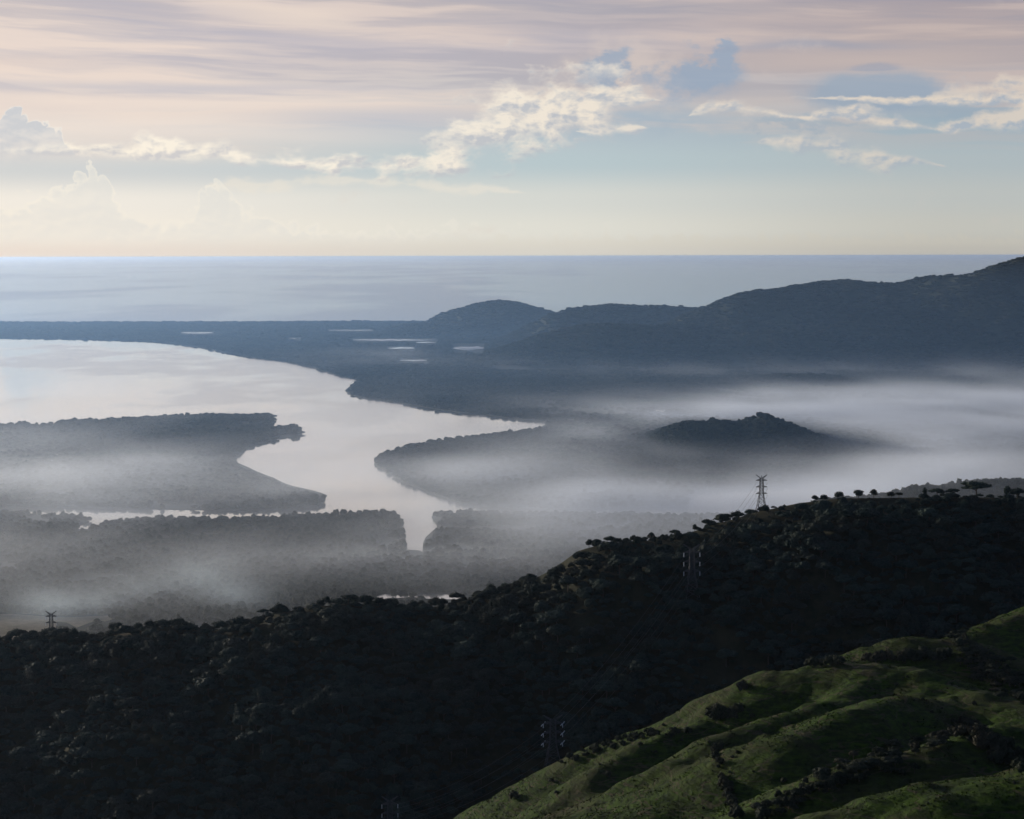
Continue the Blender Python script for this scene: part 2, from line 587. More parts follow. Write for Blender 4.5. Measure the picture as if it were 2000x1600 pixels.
def water_mat(name, body, rough, amp, sx, sy, streaks, gain, tint):
    m, n, b = material(name)
    t = m.node_tree
    t.nodes.remove(b)
    g = n.node('ShaderNodeNewGeometry')
    sep = n.node('ShaderNodeSeparateXYZ')
    n.link(g.outputs['Position'], sep.inputs[0])
    x, y = E(n, sep.outputs[0]), E(n, sep.outputs[1])
    w1 = n.noise(n.vec(x * sx, y * sy), 1, 5, 0.55)
    w2 = n.noise(n.vec(x * sx * 0.21, y * sy * 0.33), 1, 4, 0.6)
    ruff = n.smooth(w1 * 0.5 + w2 * 0.5, 0.47, 0.58)            # wind-ruffled patches
    rip = n.noise(n.vec(x * 0.02, y * 0.012), 1, 3, 0.5)
    bp = n.node('ShaderNodeBump')
    bp.inputs['Strength'].default_value = amp
    bp.inputs['Distance'].default_value = 1.0
    n.link(rip.s, bp.inputs['Height'])
    gl = n.node('ShaderNodeBsdfGlossy'); gl.inputs['Color'].default_value = tint
    n.link((ruff * streaks + rough).s, gl.inputs['Roughness'])
    di = n.node('ShaderNodeBsdfDiffuse'); di.inputs['Color'].default_value = body
    fr = n.node('ShaderNodeFresnel'); fr.inputs['IOR'].default_value = 1.33
    n.link(bp.outputs[0], gl.inputs['Normal'])
    f = (E(n, fr.outputs[0]) * gain).min(0.97)
    mx_ = n.node('ShaderNodeMixShader')
    n.link(f.s, mx_.inputs[0]); n.link(di.outputs[0], mx_.inputs[1]); n.link(gl.outputs[0], mx_.inputs[2])
    n.link(mx_.outputs[0], t.nodes['Material Output'].inputs['Surface'])
    return m


M['lagoon'] = water_mat('lagoon_water', (0.22, 0.20, 0.17, 1), 0.05, 0.04, 1 / 420., 1 / 900., 0.13, 1.85, (1, 0.935, 0.82, 1))
M['pond'] = water_mat('pond_water', (0.06, 0.06, 0.05, 1), 0.10, 0.04, 1 / 300., 1 / 500., 0.12, 1.1, (0.8, 0.8, 0.8, 1))
M['sea'] = water_mat('sea_water', (0.035, 0.06, 0.075, 1), 0.10, 0.06, 1 / 2600., 1 / 9000., 0.09, 1.0, (0.82, 0.82, 0.79, 1))

# ================================================================== sea, lagoon, coastal plain
ZC = 13.0                                      # mangrove canopy height


def sheet(name, x0, x1, y0, y1, z, mat):
    o = link(name, mesh(name, [(x0, y0, z), (x1, y0, z), (x1, y1, z), (x0, y1, z)], [(0, 1, 2, 3)], mat))
    return props(o, kind='structure')


sheet('seabed', -519000, 519000, -19000, 519000, -1.2, M['plain'])
sheet('sea', -512000, 512000, 14950, 512000, 0.0, M['sea'])
sheet('lagoon_water', -9000, 9000, 1200, 14946, 0.0, M['lagoon'])


def poly(seq, zc=ZC):
    """outline from pixels: 'f' = far edge seen as canopy top, 'n' = near edge seen at the waterline"""
    out = []
    for u, v, k in seq:
        p = ground(u, v, zc if k == 'f' else 0.4)
        out.append((p[0], p[1]))
    return out


def roughen(P, amp=9.0, step=45.0, seed=3):
    """subdivide an outline and give it the small bays and points of a mangrove shore"""
    out = []
    for (x0, y0), (x1, y1) in zip(P, P[1:] + P[:1]):
        L = math.hypot(x1 - x0, y1 - y0)
        n = max(1, min(160, int(L / step)))
        nxn, nyn = -(y1 - y0) / (L + 1e-9), (x1 - x0) / (L + 1e-9)
        for i in range(n):
            t = i / n
            x, y = x0 + (x1 - x0) * t, y0 + (y1 - y0) * t
            k = float(fbm(np.array(x / 140.0), np.array(y / 140.0), oct=3, seed=seed)) * amp
            out.append((x + nxn * k, y + nyn * k))
    return out


far_y = 15250.0
north = [(-400, 658, 'n'), (0, 660, 'n'), (160, 662, 'n'), (320, 668, 'n'), (400, 680, 'n'), (450, 690, 'n'), (500, 700, 'n'), (560, 707, 'n'), (620, 720, 'n'),
         (650, 731, 'n'), (680, 739, 'n'), (704, 741, 'n'), (690, 748, 'n'), (676, 763, 'n'), (682, 770, 'n'), (700, 775, 'n'), (760, 783, 'n'), (835, 796, 'n'), (900, 806, 'n'),
         (980, 814, 'n'), (1040, 821, 'n'), (1074, 826, 'n'), (1050, 832, 'f'), (1010, 837, 'f'), (920, 845, 'f'), (850, 854, 'f'), (790, 865, 'f'), (745, 880, 'f'), (731, 891, 'f'),
         (734, 905, 'n'), (760, 926, 'n'), (800, 946, 'n'), (850, 966, 'n'), (900, 983, 'n'), (960, 993, 'n'), (1100, 996, 'n'), (1340, 990, 'n'), (1352, 972, 'n'), (1345, 960, 'n'), (1500, 950, 'n'), (1600, 948, 'n'), (2400, 945, 'n')]
P_north = poly(north)
P_north += [(6500, 4200), (6500, far_y), (-6500, far_y)]
P_north = roughen(P_north)
island = [(-400, 828, 'f'), (0, 823, 'f'), (105, 823, 'f'), (112, 817, 'f'), (300, 808, 'f'), (430, 804, 'f'), (533, 804, 'f'), (534, 815, 'f'), (530, 826, 'f'), (560, 827, 'f'), (583, 829, 'f'), (591, 843, 'f'),
          (586, 851, 'n'), (540, 858, 'n'), (500, 869, 'n'), (470, 881, 'n'), (457, 894, 'n'), (463, 904, 'n'), (500, 922, 'n'), (560, 946, 'n'), (610, 959, 'n'), (636, 968, 'n'), (637, 979, 'n'), (620, 989, 'n'),
          (560, 996, 'n'), (450, 996, 'n'), (300, 995, 'n'), (150, 993, 'n'), (0, 991, 'n'), (-400, 987, 'n')]
P_isl = roughen(poly(island))
south = [(-400, 986, 'f'), (0, 990, 'f'), (60, 992, 'f'), (150, 998, 'f'), (176, 1007, 'f'), (172, 1017, 'n'), (142, 1030, 'n'), (150, 1034, 'n'), (185, 1021, 'f'), (220, 1008, 'f'), (300, 1003, 'f'), (450, 1004, 'f'), (620, 997, 'f'),
         (750, 990, 'f'), (768, 994, 'f'), (785, 1010, 'f'), (789, 1035, 'n'), (788, 1060, 'n'), (790, 1075, 'n'), (815, 1077, 'n'), (829, 1079, 'n'), (832, 1062, 'n'), (832, 1050, 'n'), (852, 1030, 'n'), (846, 1010, 'n'), (850, 993, 'f'),
         (900, 990, 'f'), (1000, 993, 'f'), (1200, 996, 'f'), (1330, 998, 'f'), (1480, 995, 'f'), (1600, 990, 'f'), (1800, 985, 'f'), (2400, 975, 'f')]
P_south = poly(south)
P_south += [(4500, 3300), (4500, -2500), (-4500, -2500), (-2500, 3300)]
P_south = roughen(P_south)


def land(name, P, z):
    bm = bmesh.new()
    vs = [bm.verts.new((x, y, z)) for x, y in P]
    f = bm.faces.new(vs)
    e = bmesh.ops.extrude_face_region(bm, geom=[f])
    for g in e['geom']:
        if isinstance(g, bmesh.types.BMVert):
            g.co.z = -0.6
    bmesh.ops.triangulate(bm, faces=bm.faces[:], quad_method='BEAUTY', ngon_method='EAR_CLIP')
    bmesh.ops.recalc_face_normals(bm, faces=bm.faces[:])
    me = bpy.data.meshes.new(name)
    bm.to_mesh(me); bm.free()
    me.materials.append(M['plain'])
    return props(link(name, me), kind='structure')


land('coastal_plain', P_north, 1.2)
land('mangrove_island', P_isl, 1.0)
land('river_plain', P_south, 1.4)

# ponds, river glints, fields: thin sheets on the plain
def flat(name, pts, z, mat, seed=0, jag=0.0):
    P = []
    for i in range(len(pts)):
        (u0, v0), (u1, v1) = pts[i], pts[(i + 1) % len(pts)]
        for t in np.linspace(0, 1, 6, endpoint=False):
            P.append((u0 + (u1 - u0) * t, v0 + (v1 - v0) * t + jag * (vnoise(np.array((u0 + (u1 - u0) * t) * .11), np.array(seed * 3.1)) - .5)))
    w = ground(np.array([p[0] for p in P]), np.array([p[1] for p in P]), z)
    o = link(name, mesh(name, w, [list(range(len(w)))], mat))
    props(o, kind='structure')
    return P


CLEAR = []                                      # (polygon in pixels) kept free of trees


def strip(u0, u1, v, h, seed=0):
    n = max(4, int((u1 - u0) / 10))
    us = np.linspace(u0, u1, n)
    prof = np.sin(np.linspace(0.12, math.pi - 0.12, n)) ** 0.6
    k = vnoise(us * 0.13, us * 0 + seed)
    topv = v - h * prof * (0.25 + 0.5 * k)
    botv = v + h * prof * (0.25 + 0.5 * (1 - k))
    return [(a, b) for a, b in zip(us, topv)] + [(a, b) for a, b in zip(us[::-1], botv[::-1])]


ponds = [(690, 856, 664, 3.4), (758, 812, 680, 4), (812, 852, 669, 3), (780, 836, 704, 3), (884, 946, 680, 9), (352, 418, 650, 3.2), (565, 590, 661, 2), (640, 730, 645, 1.8),
         (960, 1112, 717, 1.8), (1640, 1690, 718, 2.2), (1796, 1812, 709, 3), (1790, 1818, 924, 3), (1820, 1845, 920, 4), (1690, 1720, 784, 2), (1780, 1860, 786, 2)]
for i, (a, b, v, h) in enumerate(ponds):
    P = strip(a, b, v, h * 0.8, i)
    flat('pond', P, 1.9, M['pond'])
    CLEAR.append([(a - 3, v - h), (b + 3, v - h), (b + 3, v + h * 0.8), (a - 3, v + h * 0.8)])
P = [(1279, 803), (1283, 800.5), (1289, 801.5), (1294, 801), (1299, 800), (1297, 804), (1291, 804.2), (1285, 802.6)]
flat('pond', P, 1.9, M['lagoon']); CLEAR.append([(1276, 799), (1301, 799), (1301, 805), (1276, 805)])
P = [(735, 1166), (748, 1161), (800, 1159), (870, 1161), (905, 1166), (890, 1171), (800, 1168), (765, 1168), (750, 1173), (738, 1171)]
flat('river_channel', P, 2.2, M['lagoon']); CLEAR.append([(733, 1160), (905, 1159), (905, 1169), (765, 1167), (752, 1174), (733, 1172)])
FIELD = [[(-120, 1203), (20, 1199), (90, 1204), (130, 1206), (230, 1201), (236, 1206), (205, 1214), (190, 1211), (150, 1226), (130, 1216), (112, 1214), (106, 1240), (60, 1262), (-120, 1262)],
         [(380, 1216), (410, 1213), (402, 1226), (384, 1232)]]
for f in FIELD:
    flat('field', f, 1.7, M['field'])
    CLEAR.append(f)

# ================================================================== mountains and hills of the plain
class HF:
    """regular height field"""
    def __init__(s, x0, x1, y0, y1, step):
        s.x = np.arange(x0, x1 + step, step); s.y = np.arange(y0, y1 + step, step); s.d = step
        s.X, s.Y = np.meshgrid(s.x, s.y)
        s.Z = None

    def __call__(s, x, y):
        fx = np.clip((np.asarray(x, float) - s.x[0]) / s.d, 0, len(s.x) - 1.001)
        fy = np.clip((np.asarray(y, float) - s.y[0]) / s.d, 0, len(s.y) - 1.001)
        i, j = fx.astype(int), fy.astype(int)
        a, b = fx - i, fy - j
        Z = s.Z
        return (Z[j, i] * (1 - a) + Z[j, i + 1] * a) * (1 - b) + (Z[j + 1, i] * (1 - a) + Z[j + 1, i + 1] * a) * b

    def obj(s, name, mat, keep=None):
        v = np.stack([s.X.ravel(), s.Y.ravel(), s.Z.ravel()], 1)
        f = gridfaces(len(s.x), len(s.y))
        if keep is not None:
            k = keep.ravel()
            f = f[k[f].any(1)]
        return props(link(name, mesh(name, v, f, mat, True)), kind='structure')


RANGES = {}


def mountain(name, crest, y0, base, back, step, seed, tree=8.0, cap=500.0):
    us = [c[0] for c in crest]; vs = [c[1] for c in crest]
    xs = (np.array(us) - 1000) / FPX * y0
    h = HF(xs[0] - 200, xs[-1] + 200, base - 150, y0 + back + 200, step)
    x, y = h.X, h.Y
    yc = y0 + fbm(x / 900, x * 0 + seed, oct=3, seed=seed) * (y0 - base) * 0.35
    u = 1000 + FPX * x / yc
    v = np.interp(u, us, vs)
    zc = at(u.ravel(), v.ravel(), yc.ravel())[:, 2].reshape(u.shape) - tree
    zc = np.clip(zc, -30, cap)
    edge = sstep(u, us[0] - 40, us[0] + 10) * sstep(u, us[-1] + 40, us[-1] - 10)
    s = np.clip((y - base) / (yc - base), 0, 1)
    sp_ = 1 - (1 - s) ** 1.35
    b = np.clip((y - yc) / back, 0, 1)
    carve = np.abs(fbm(x / 520 + 0.35 * fbm(x / 300, y / 300, seed=seed + 5), y / 1300, oct=4, seed=seed + 1))
    z = zc * np.where(y <= yc, sp_, (1 - b * b * (3 - 2 * b)))
    z = z - np.clip(zc, 0, None) * carve * 0.75 * np.clip(s * (1 - s) * 3.2, 0, 1) * (y <= yc)
    z += fbm(x / 60, y / 60, oct=3, seed=seed + 2) * np.clip(zc * 0.03, 0, 5) * np.clip(s * 4, 0, 1)
    h.Z = np.clip(z * edge, -1.0, cap)
    h.Z[h.Z < 0.3] = -1.0
    keep = h.Z > -0.9
    h.obj(name, M['mountain'], keep)
    h.yc = lambda xx: y0 + fbm(xx / 900, xx * 0 + seed, oct=3, seed=seed) * (y0 - base) * 0.35
    RANGES[name + str(seed)] = h
    return h


mA = mountain('coastal_hill', [(780, 634), (835, 628), (860, 612), (890, 603), (930, 592), (975, 585), (1010, 588), (1045, 598), (1070, 604), (1100, 615), (1150, 628), (1200, 640)], 13200, 12300, 900, 22, 1, 12)
mB = mountain('coastal_hill', [(940, 676), (1000, 650), (1040, 630), (1075, 610), (1110, 601), (1150, 595), (1200, 591), (1240, 595), (1290, 594), (1340, 598), (1380, 599), (1450, 600), (1550, 610), (1700, 640)], 11500, 10500, 900, 20, 2, 14)
mC = mountain('mountain_range', [(1300, 640), (1345, 612), (1385, 599), (1420, 581), (1460, 570), (1480, 566), (1500, 566), (1560, 557), (1600, 550), (1660, 547), (1700, 552), (1750, 554), (1775, 549), (1800, 541), (1850, 538), (1900, 535), (1940, 520), (1970, 510), (2000, 503), (2060, 501), (2400, 502)],
              10300, 8650, 1600, 20, 3, 8)
mD = mountain('mountain_range', [(840, 708), (880, 700), (930, 690), (1000, 672), (1060, 652), (1110, 640), (1150, 633), (1200, 631), (1280, 634), (1350, 632), (1420, 645), (1550, 665), (1700, 690), (1900, 705)], 9700, 8850, 700, 18, 4, 10)
mE = mountain('low_hill', [(1390, 768), (1440, 750), (1480, 737), (1540, 731), (1620, 733), (1700, 745), (1820, 762)], 7700, 7250, 500, 16, 5, 10)
mF = mountain('wooded_hill', [(1205, 896), (1245, 877), (1270, 861), (1300, 843), (1325, 829), (1350, 823), (1380, 825), (1400, 820), (1440, 826), (1465, 820), (1485, 811), (1497, 806), (1512, 815), (1560, 832), (1600, 849), (1650, 863), (1700, 880), (1790, 894)],
              5200, 4850, 420, 8, 6, 9)
mG = mountain('wooded_hill', [(1600, 978), (1700, 968), (1775, 955), (1790, 951), (1830, 951), (1870, 947), (1920, 939), (1960, 937), (2000, 938), (2200, 930)], 3500, 3250, 300, 8, 7, 8)

# ================================================================== the forested hillside in front
CR = [(-300, 1268, 1900), (0, 1252, 1900), (120, 1247, 1890), (180, 1254, 1880), (230, 1240, 1870), (330, 1224, 1860), (400, 1236, 1850), (470, 1225, 1850), (540, 1200, 1850), (600, 1188, 1850), (680, 1181, 1850), (740, 1186, 1850),
      (800, 1194, 1850), (860, 1186, 1855), (930, 1170, 1865), (980, 1160, 1875), (1030, 1139, 1880), (1080, 1113, 1885), (1130, 1077, 1890), (1180, 1063, 1895), (1250, 1060, 1900), (1330, 1047, 1905), (1400, 1025, 1915), (1480, 1001, 1930),
      (1560, 984, 1940), (1640, 974, 1945), (1750, 973, 1950), (1850, 972, 1955), (2000, 973, 1960), (2300, 985, 1960)]
cp = np.array([at(*c) for c in CR])
hA = HF(-700, 760, 1180, 2560, 7)
x, y = hA.X, hA.Y
yc = np.interp(x, cp[:, 0], cp[:, 1]); zc = np.interp(x, cp[:, 0], cp[:, 2])
slope = np.interp(x, [-600, -200, 0, 200, 600], [0.36, 0.40, 0.43, 0.42, 0.40])
d = yc - y
rr = 26.0
front = slope * (np.sqrt(np.clip(d, 0, None) ** 2 + rr * rr) - rr)
bk = 0.52 * (np.sqrt(np.clip(-d, 0, None) ** 2 + rr * rr) - rr)
z = zc - front - bk
inn = sstep(d, 20, 130)
warp = fbm(x / 260, y / 260, oct=3, seed=21) * 60
gul = np.abs(fbm((x + 0.75 * y + warp) / 170, (y - 0.4 * x) / 640, oct=3, seed=22))
z = z - gul * 52 * inn + 14 * inn
z += fbm(x / 120, y / 120, oct=4, seed=23) * 7 * sstep(d, 10, 80)


def spur(line, amp, w):
    """a spur running down the slope"""
    global z
    best = np.full(x.shape, 1e9)
    for (a, b), (c, e) in zip(line, line[1:]):
        L2 = (c - a) ** 2 + (e - b) ** 2
        t = np.clip(((x - a) * (c - a) + (y - b) * (e - b)) / L2, 0, 1)
        best = np.minimum(best, np.hypot(x - a - t * (c - a), y - b - t * (e - b)))
    z = z + amp * np.exp(-(best / w) ** 2) * inn


def march(h, u, v, y0, y1, n=900):
    """first hit of the ray through pixel (u, v) with height field h"""
    dd = pdir(u, v); dd = dd / dd[1]
    ys = np.linspace(y0, y1, n)
    hz = h(dd[0] * ys, ys)
    rz = CAM_H + dd[2] * ys
    k = np.nonzero(rz <= hz)[0]
    if len(k) == 0:
        return None
    yy = ys[k[0]]
    return np.array([dd[0] * yy, yy, float(h(dd[0] * yy, yy))])


hA.Z = z.copy()
for line, amp, w in (([(1470, 1020), (1400, 1080), (1320, 1135), (1230, 1200), (1120, 1262)], 16, 38), ([(1760, 1000), (1650, 1080), (1560, 1160), (1400, 1270), (1300, 1350)], 18, 42),
                     ([(1130, 1085), (1020, 1180), (900, 1270)], 12, 36), ([(700, 1195), (560, 1280), (430, 1380)], 11, 40), ([(850, 1462), (720, 1418), (500, 1452), (200, 1500), (60, 1540)], 15, 34),
                     ([(1180, 1075), (1130, 1150), (1060, 1230), (900, 1400)], 10, 36), ([(1950, 1010), (1800, 1130), (1700, 1220)], 12, 40)):
    pts = [march(hA, u, v, 1200, 2000) for u, v in line]
    spur([(p[0], p[1]) for p in pts if p is not None], amp, w)
floor_ = 20 + fbm(x / 150, y / 150, oct=3, seed=24) * 10
z = np.where(d > 0, np.log(np.exp(np.clip((z - floor_) / 9, -40, 40)) + 1) * 9 + floor_ - 2, z)
hA.Z = np.where(z < 0.6, -1.0, z)
hA.obj('forested_hillside', M['hillsoil'], hA.Z > -0.9)

# ================================================================== the grassy spurs, lower right
RB = {  # ridge lines: pixel u, v, metres ahead; slope, crest radius
    'main': ([(2150, 1420, 1080), (1960, 1372, 1150), (1890, 1343, 1190), (1800, 1312, 1225), (1730, 1301, 1245), (1660, 1298, 1260), (1590, 1303, 1268), (1530, 1310, 1275), (1450, 1346, 1285), (1390, 1390, 1292), (1290, 1422, 1300), (1200, 1455, 1310), (1100, 1508, 1320), (980, 1588, 1330), (880, 1630, 1340), (700, 1720, 1345)], 0.66, 22),
    'rib': ([(1385, 1418, 1238), (1310, 1430, 1225), (1250, 1452, 1212), (1180, 1492, 1200), (1110, 1552, 1190), (1050, 1602, 1185), (950, 1700, 1180)], 0.78, 9),
    'shoulder': ([(1700, 1325, 1235), (1640, 1365, 1185), (1560, 1394, 1150), (1480, 1416, 1130), (1400, 1440, 1118), (1330, 1482, 1105), (1270, 1532, 1095), (1180, 1602, 1085), (1080, 1690, 1075)], 0.74, 12),
    'bowl': ([(1390, 1590, 1010), (1330, 1585, 1020), (1280, 1596, 1025), (1200, 1640, 1030)], 0.34, 20),
    'step': ([(1800, 1362, 1160), (1720, 1372, 1120), (1640, 1400, 1085), (1560, 1430, 1065)], 0.50, 14),
    'lower': ([(2150, 1400, 1060), (1960, 1420, 1010), (1880, 1452, 985), (1800, 1478, 970), (1700, 1492, 960), (1640, 1510, 950), (1560, 1556, 935), (1490, 1598, 925), (1400, 1680, 915)], 0.55, 14),
    'near': ([(2250, 1440, 890), (2000, 1518, 860), (1900, 1552, 848), (1820, 1590, 840), (1700, 1660, 830)], 0.50, 14),
    'near2': ([(1960, 1520, 890), (1880, 1532, 880), (1780, 1552, 872), (1680, 1572, 866), (1600, 1600, 860)], 0.5, 10),
    'dome': ([(2050, 1330, 1380), (1960, 1290, 1400), (1900, 1262, 1425), (1840, 1251, 1440), (1780, 1248, 1445), (1720, 1263, 1448), (1660, 1291, 1450), (1590, 1325, 1455), (1500, 1380, 1455)], 0.50, 20),
    'far': ([(2250, 1130, 1600), (2080, 1172, 1590), (2000, 1203, 1580), (1940, 1222, 1570), (1890, 1240, 1562), (1830, 1275, 1550), (1760, 1310, 1545)], 0.50, 18),
}
hB = HF(-190, 640, 640, 1760, 3)
x, y = hB.X, hB.Y
zs = []
for key, (pts, s, r) in RB.items():
    P = np.array([at(*p) for p in pts])
    zb = np.full(x.shape, -400.0)
    for a, b in zip(P, P[1:]):
        L2 = (b[0] - a[0]) ** 2 + (b[1] - a[1]) ** 2
        t = np.clip(((x - a[0]) * (b[0] - a[0]) + (y - a[1]) * (b[1] - a[1])) / L2, 0, 1)
        dd = np.hypot(x - a[0] - t * (b[0] - a[0]), y - a[1] - t * (b[1] - a[1]))
        zb = np.maximum(zb, a[2] + t * (b[2] - a[2]) - s * (np.sqrt(dd * dd + r * r) - r))
    zs.append(zb)
zs = np.array(zs)
K = 5.0
mx = zs.max(0)
z = mx + np.log(np.exp((zs - mx) / K).sum(0)) * K * 0.55
rl = np.abs(fbm((x + 0.6 * y) / 26 + fbm(x / 60, y / 60, seed=34), (y - 0.6 * x) / 85, oct=4, seed=33))
z += fbm(x / 70, y / 70, oct=4, seed=31) * 3.4 + fbm(x / 15, y / 15, oct=4, seed=32) * 1.5 - rl * 5.0 + 1.2
hB.Z = np.where(z < 0.6, -1.0, z)
hB.obj('grassy_hillside', M['grass'], hB.Z > -0.9)


def hidden_by_grass(p):
    """is point p behind the grassy spurs as seen from the viewpoint"""
    for t in np.linspace(0.45, 0.995, 60):
        q = np.array([p[0] * t, p[1] * t, CAM_H + (p[2] - CAM_H) * t])
        if hB.x[0] < q[0] < hB.x[-1] and hB.y[0] < q[1] < hB.y[-1] and hB(q[0], q[1]) > q[2]:
            return True
    return False


# ================================================================== trees
def ico(sub=2):
    bm = bmesh.new()
    bmesh.ops.create_icosphere(bm, subdivisions=sub, radius=1.0)
    v = np.array([q.co[:] for q in bm.verts]); f = np.array([[w.index for w in q.verts] for q in bm.faces])
    bm.free()
    return v, f


ICO1, ICO2 = ico(1), ico(2)


def crown_mesh(name, seed, lobes, leaves, size, mat, flat_=0.5, core=0.82):
    """crown of several uneven lobes: rough cores wrapped in leaf clumps; lobes = (x, y, z, rx, rz)"""
    g = np.random.default_rng(seed)
    V, Fc, n = [], [], 0
    for (lx, ly, lz, rx, rz) in lobes:
        v, f = ICO2 if rx > 2.2 else ICO1
        k = 1 + 0.30 * fbm(v[:, 0] * 1.9 + lx, v[:, 1] * 1.9 + ly, v[:, 2] * 1.9 + lz, oct=3, seed=seed)
        w = v * k[:, None] * core
        w[:, 2] = np.where(w[:, 2] < 0, w[:, 2] * flat_, w[:, 2])
        V.append(w * [rx, rx, rz] + [lx, ly, lz]); Fc.append(f + n); n += len(v)
    per = [l[3] ** 2 for l in lobes]; tot = sum(per)
    for L, a in zip(lobes, per):
        m = int(leaves * a / tot) + 4
        u = g.normal(size=(m, 3)); u[:, 2] = np.abs(u[:, 2]) * 0.9 - 0.25
        u /= np.linalg.norm(u, axis=1)[:, None]
        rad = g.uniform(0.80, 1.12, m)
        c = u * rad[:, None]
        c[:, 2] = np.where(c[:, 2] < 0, c[:, 2] * flat_, c[:, 2])
        c = c * [L[3], L[3], L[4]] + [L[0], L[1], L[2]]
        t1 = g.normal(size=(m, 3)); t1 -= u * (t1 * u).sum(1)[:, None] * 0.55
        t1 /= np.linalg.norm(t1, axis=1)[:, None]
        t2 = np.cross(u, t1) + g.normal(size=(m, 3)) * 0.35
        t2 /= np.linalg.norm(t2, axis=1)[:, None]
        s = g.uniform(0.55, 1.25, m)[:, None] * size
        q = np.stack([c - t1 * s, c - t2 * s * 0.7, c + t1 * s, c + t2 * s * 0.7], 1).reshape(-1, 3)
        V.append(q)
        i = n + 4 * np.arange(m)
        Fc.append(np.concatenate([np.stack([i, i + 1, i + 2], 1), np.stack([i, i + 2, i + 3], 1)])); n += 4 * m
    return mesh(name, np.concatenate(V), np.concatenate(Fc), mat)


def tube(path, rads, k=6):
    V, Fc = [], []
    path = [Vector(p) for p in path]
    for i, (p, r) in enumerate(zip(path, rads)):
        t = (path[min(i + 1, len(path) - 1)] - path[max(i - 1, 0)]).normalized()
        a = t.orthogonal().normalized(); b = t.cross(a)
        for j in range(k):
            q = p + (a * math.cos(j * 2 * math.pi / k) + b * math.sin(j * 2 * math.pi / k)) * r
            V.append(q[:])
    for i in range(len(path) - 1):
        for j in range(k):
            Fc.append((i * k + j, i * k + (j + 1) % k, (i + 1) * k + (j + 1) % k, (i + 1) * k + j))
    Fc.append(tuple(range(k))[::-1]); Fc.append(tuple(range((len(path) - 1) * k, len(path) * k)))
    return V, Fc


def join(parts):
    V, Fc = [], []
    for v, f in parts:
        n = len(V)
        V += [tuple(q) for q in v]; Fc += [tuple(i + n for i in t) for t in f]
    return V, Fc


def trunk_mesh(name, seed, h, r, limbs, spread, mat, start=-1.2):
    g = random.Random(seed)
    parts = [tube([(0, 0, start), (g.uniform(-.2, .2), g.uniform(-.2, .2), h * 0.45), (g.uniform(-.4, .4), g.uniform(-.4, .4), h)], [r * 1.3, r, r * 0.6])]
    for i in range(limbs):
        a = i * 2 * math.pi / limbs + g.uniform(-.4, .4)
        z0 = h * g.uniform(0.55, 0.95)
        s = spread * g.uniform(0.6, 1.0)
        parts.append(tube([(0, 0, z0), (math.cos(a) * s * 0.5, math.sin(a) * s * 0.5, z0 + s * 0.45), (math.cos(a) * s, math.sin(a) * s, z0 + s * 0.7)], [r * 0.55, r * 0.38, r * 0.15], 5))
    v, f = join(parts)
    return mesh(name, v, f, mat)


def umbrella(seed, R0=5.0, h=4.5, rz=2.4, n=6):
    """lobes of a broad tropical crown, standing on a trunk h high"""
    g = random.Random(seed)
    L = [(g.uniform(-.6, .6), g.uniform(-.6, .6), h + rz * 0.55, R0 * 0.62, rz)]
    for i in range(n):
        a = i * 2 * math.pi / n + g.uniform(-.35, .35)
        q = R0 * g.uniform(0.45, 0.68)
        L.append((math.cos(a) * q, math.sin(a) * q, h + rz * g.uniform(0.0, 0.55), R0 * g.uniform(0.30, 0.46), rz * g.uniform(0.55, 0.9)))
    return L


NV = 8
CROWNS, TRUNKS = [], []
for i in range(NV):
    R0 = [5.2, 4.4, 6.2, 3.6, 5.0, 4.2, 6.8, 3.2][i]
    rz = [2.6, 3.2, 2.5, 3.0, 2.2, 3.4, 3.0, 2.3][i]
    h = [4.5, 4.5, 5.5, 3.5, 5.0, 4.5, 6.0, 3.0][i]
    CROWNS.append(crown_mesh('crown', 100 + i, umbrella(200 + i, R0, h, rz, [6, 5, 7, 4, 6, 5, 8, 4][i]), 680, 0.50, M['leaf']))
    TRUNKS.append(trunk_mesh('trunk', 300 + i, h + 0.6, 0.28, 4, R0 * 0.6, M['bark']))
SHRUBS = []
for i in range(5):
    R0 = [2.6, 2.1, 3.0, 1.7, 2.4][i]
    SHRUBS.append(crown_mesh('foliage', 400 + i, [(l[0], l[1], l[2], l[3], l[4]) for l in umbrella(410 + i, R0, 0.9, R0 * 0.72, 5)], 260, 0.34, M['shrub'], 0.9))
STEM = trunk_mesh('stem', 420, 1.6, 0.12, 3, 0.9, M['bark'], -0.6)
MANG = []
for i in range(4):
    R0 = [6.5, 5.5, 7.5, 6.0][i]
    MANG.append(crown_mesh('crown', 500 + i, umbrella(510 + i, R0, 4.5, [4.0, 4.6, 3.6, 5.0][i], 5), 80, 1.1, M['mangrove'], 1.1, 0.95))


LAST = {}


def plant_tree(name, p, label, cat, group, crown, trunk, sc, rz, parts=('trunk', 'crown')):
    r = empty(name, tuple(p), rz, sc)
    props(r, label, cat, group)
    if trunk is not None:
        link(parts[0], trunk, r)
    LAST['crown'] = link(parts[1], crown, r)
    return r


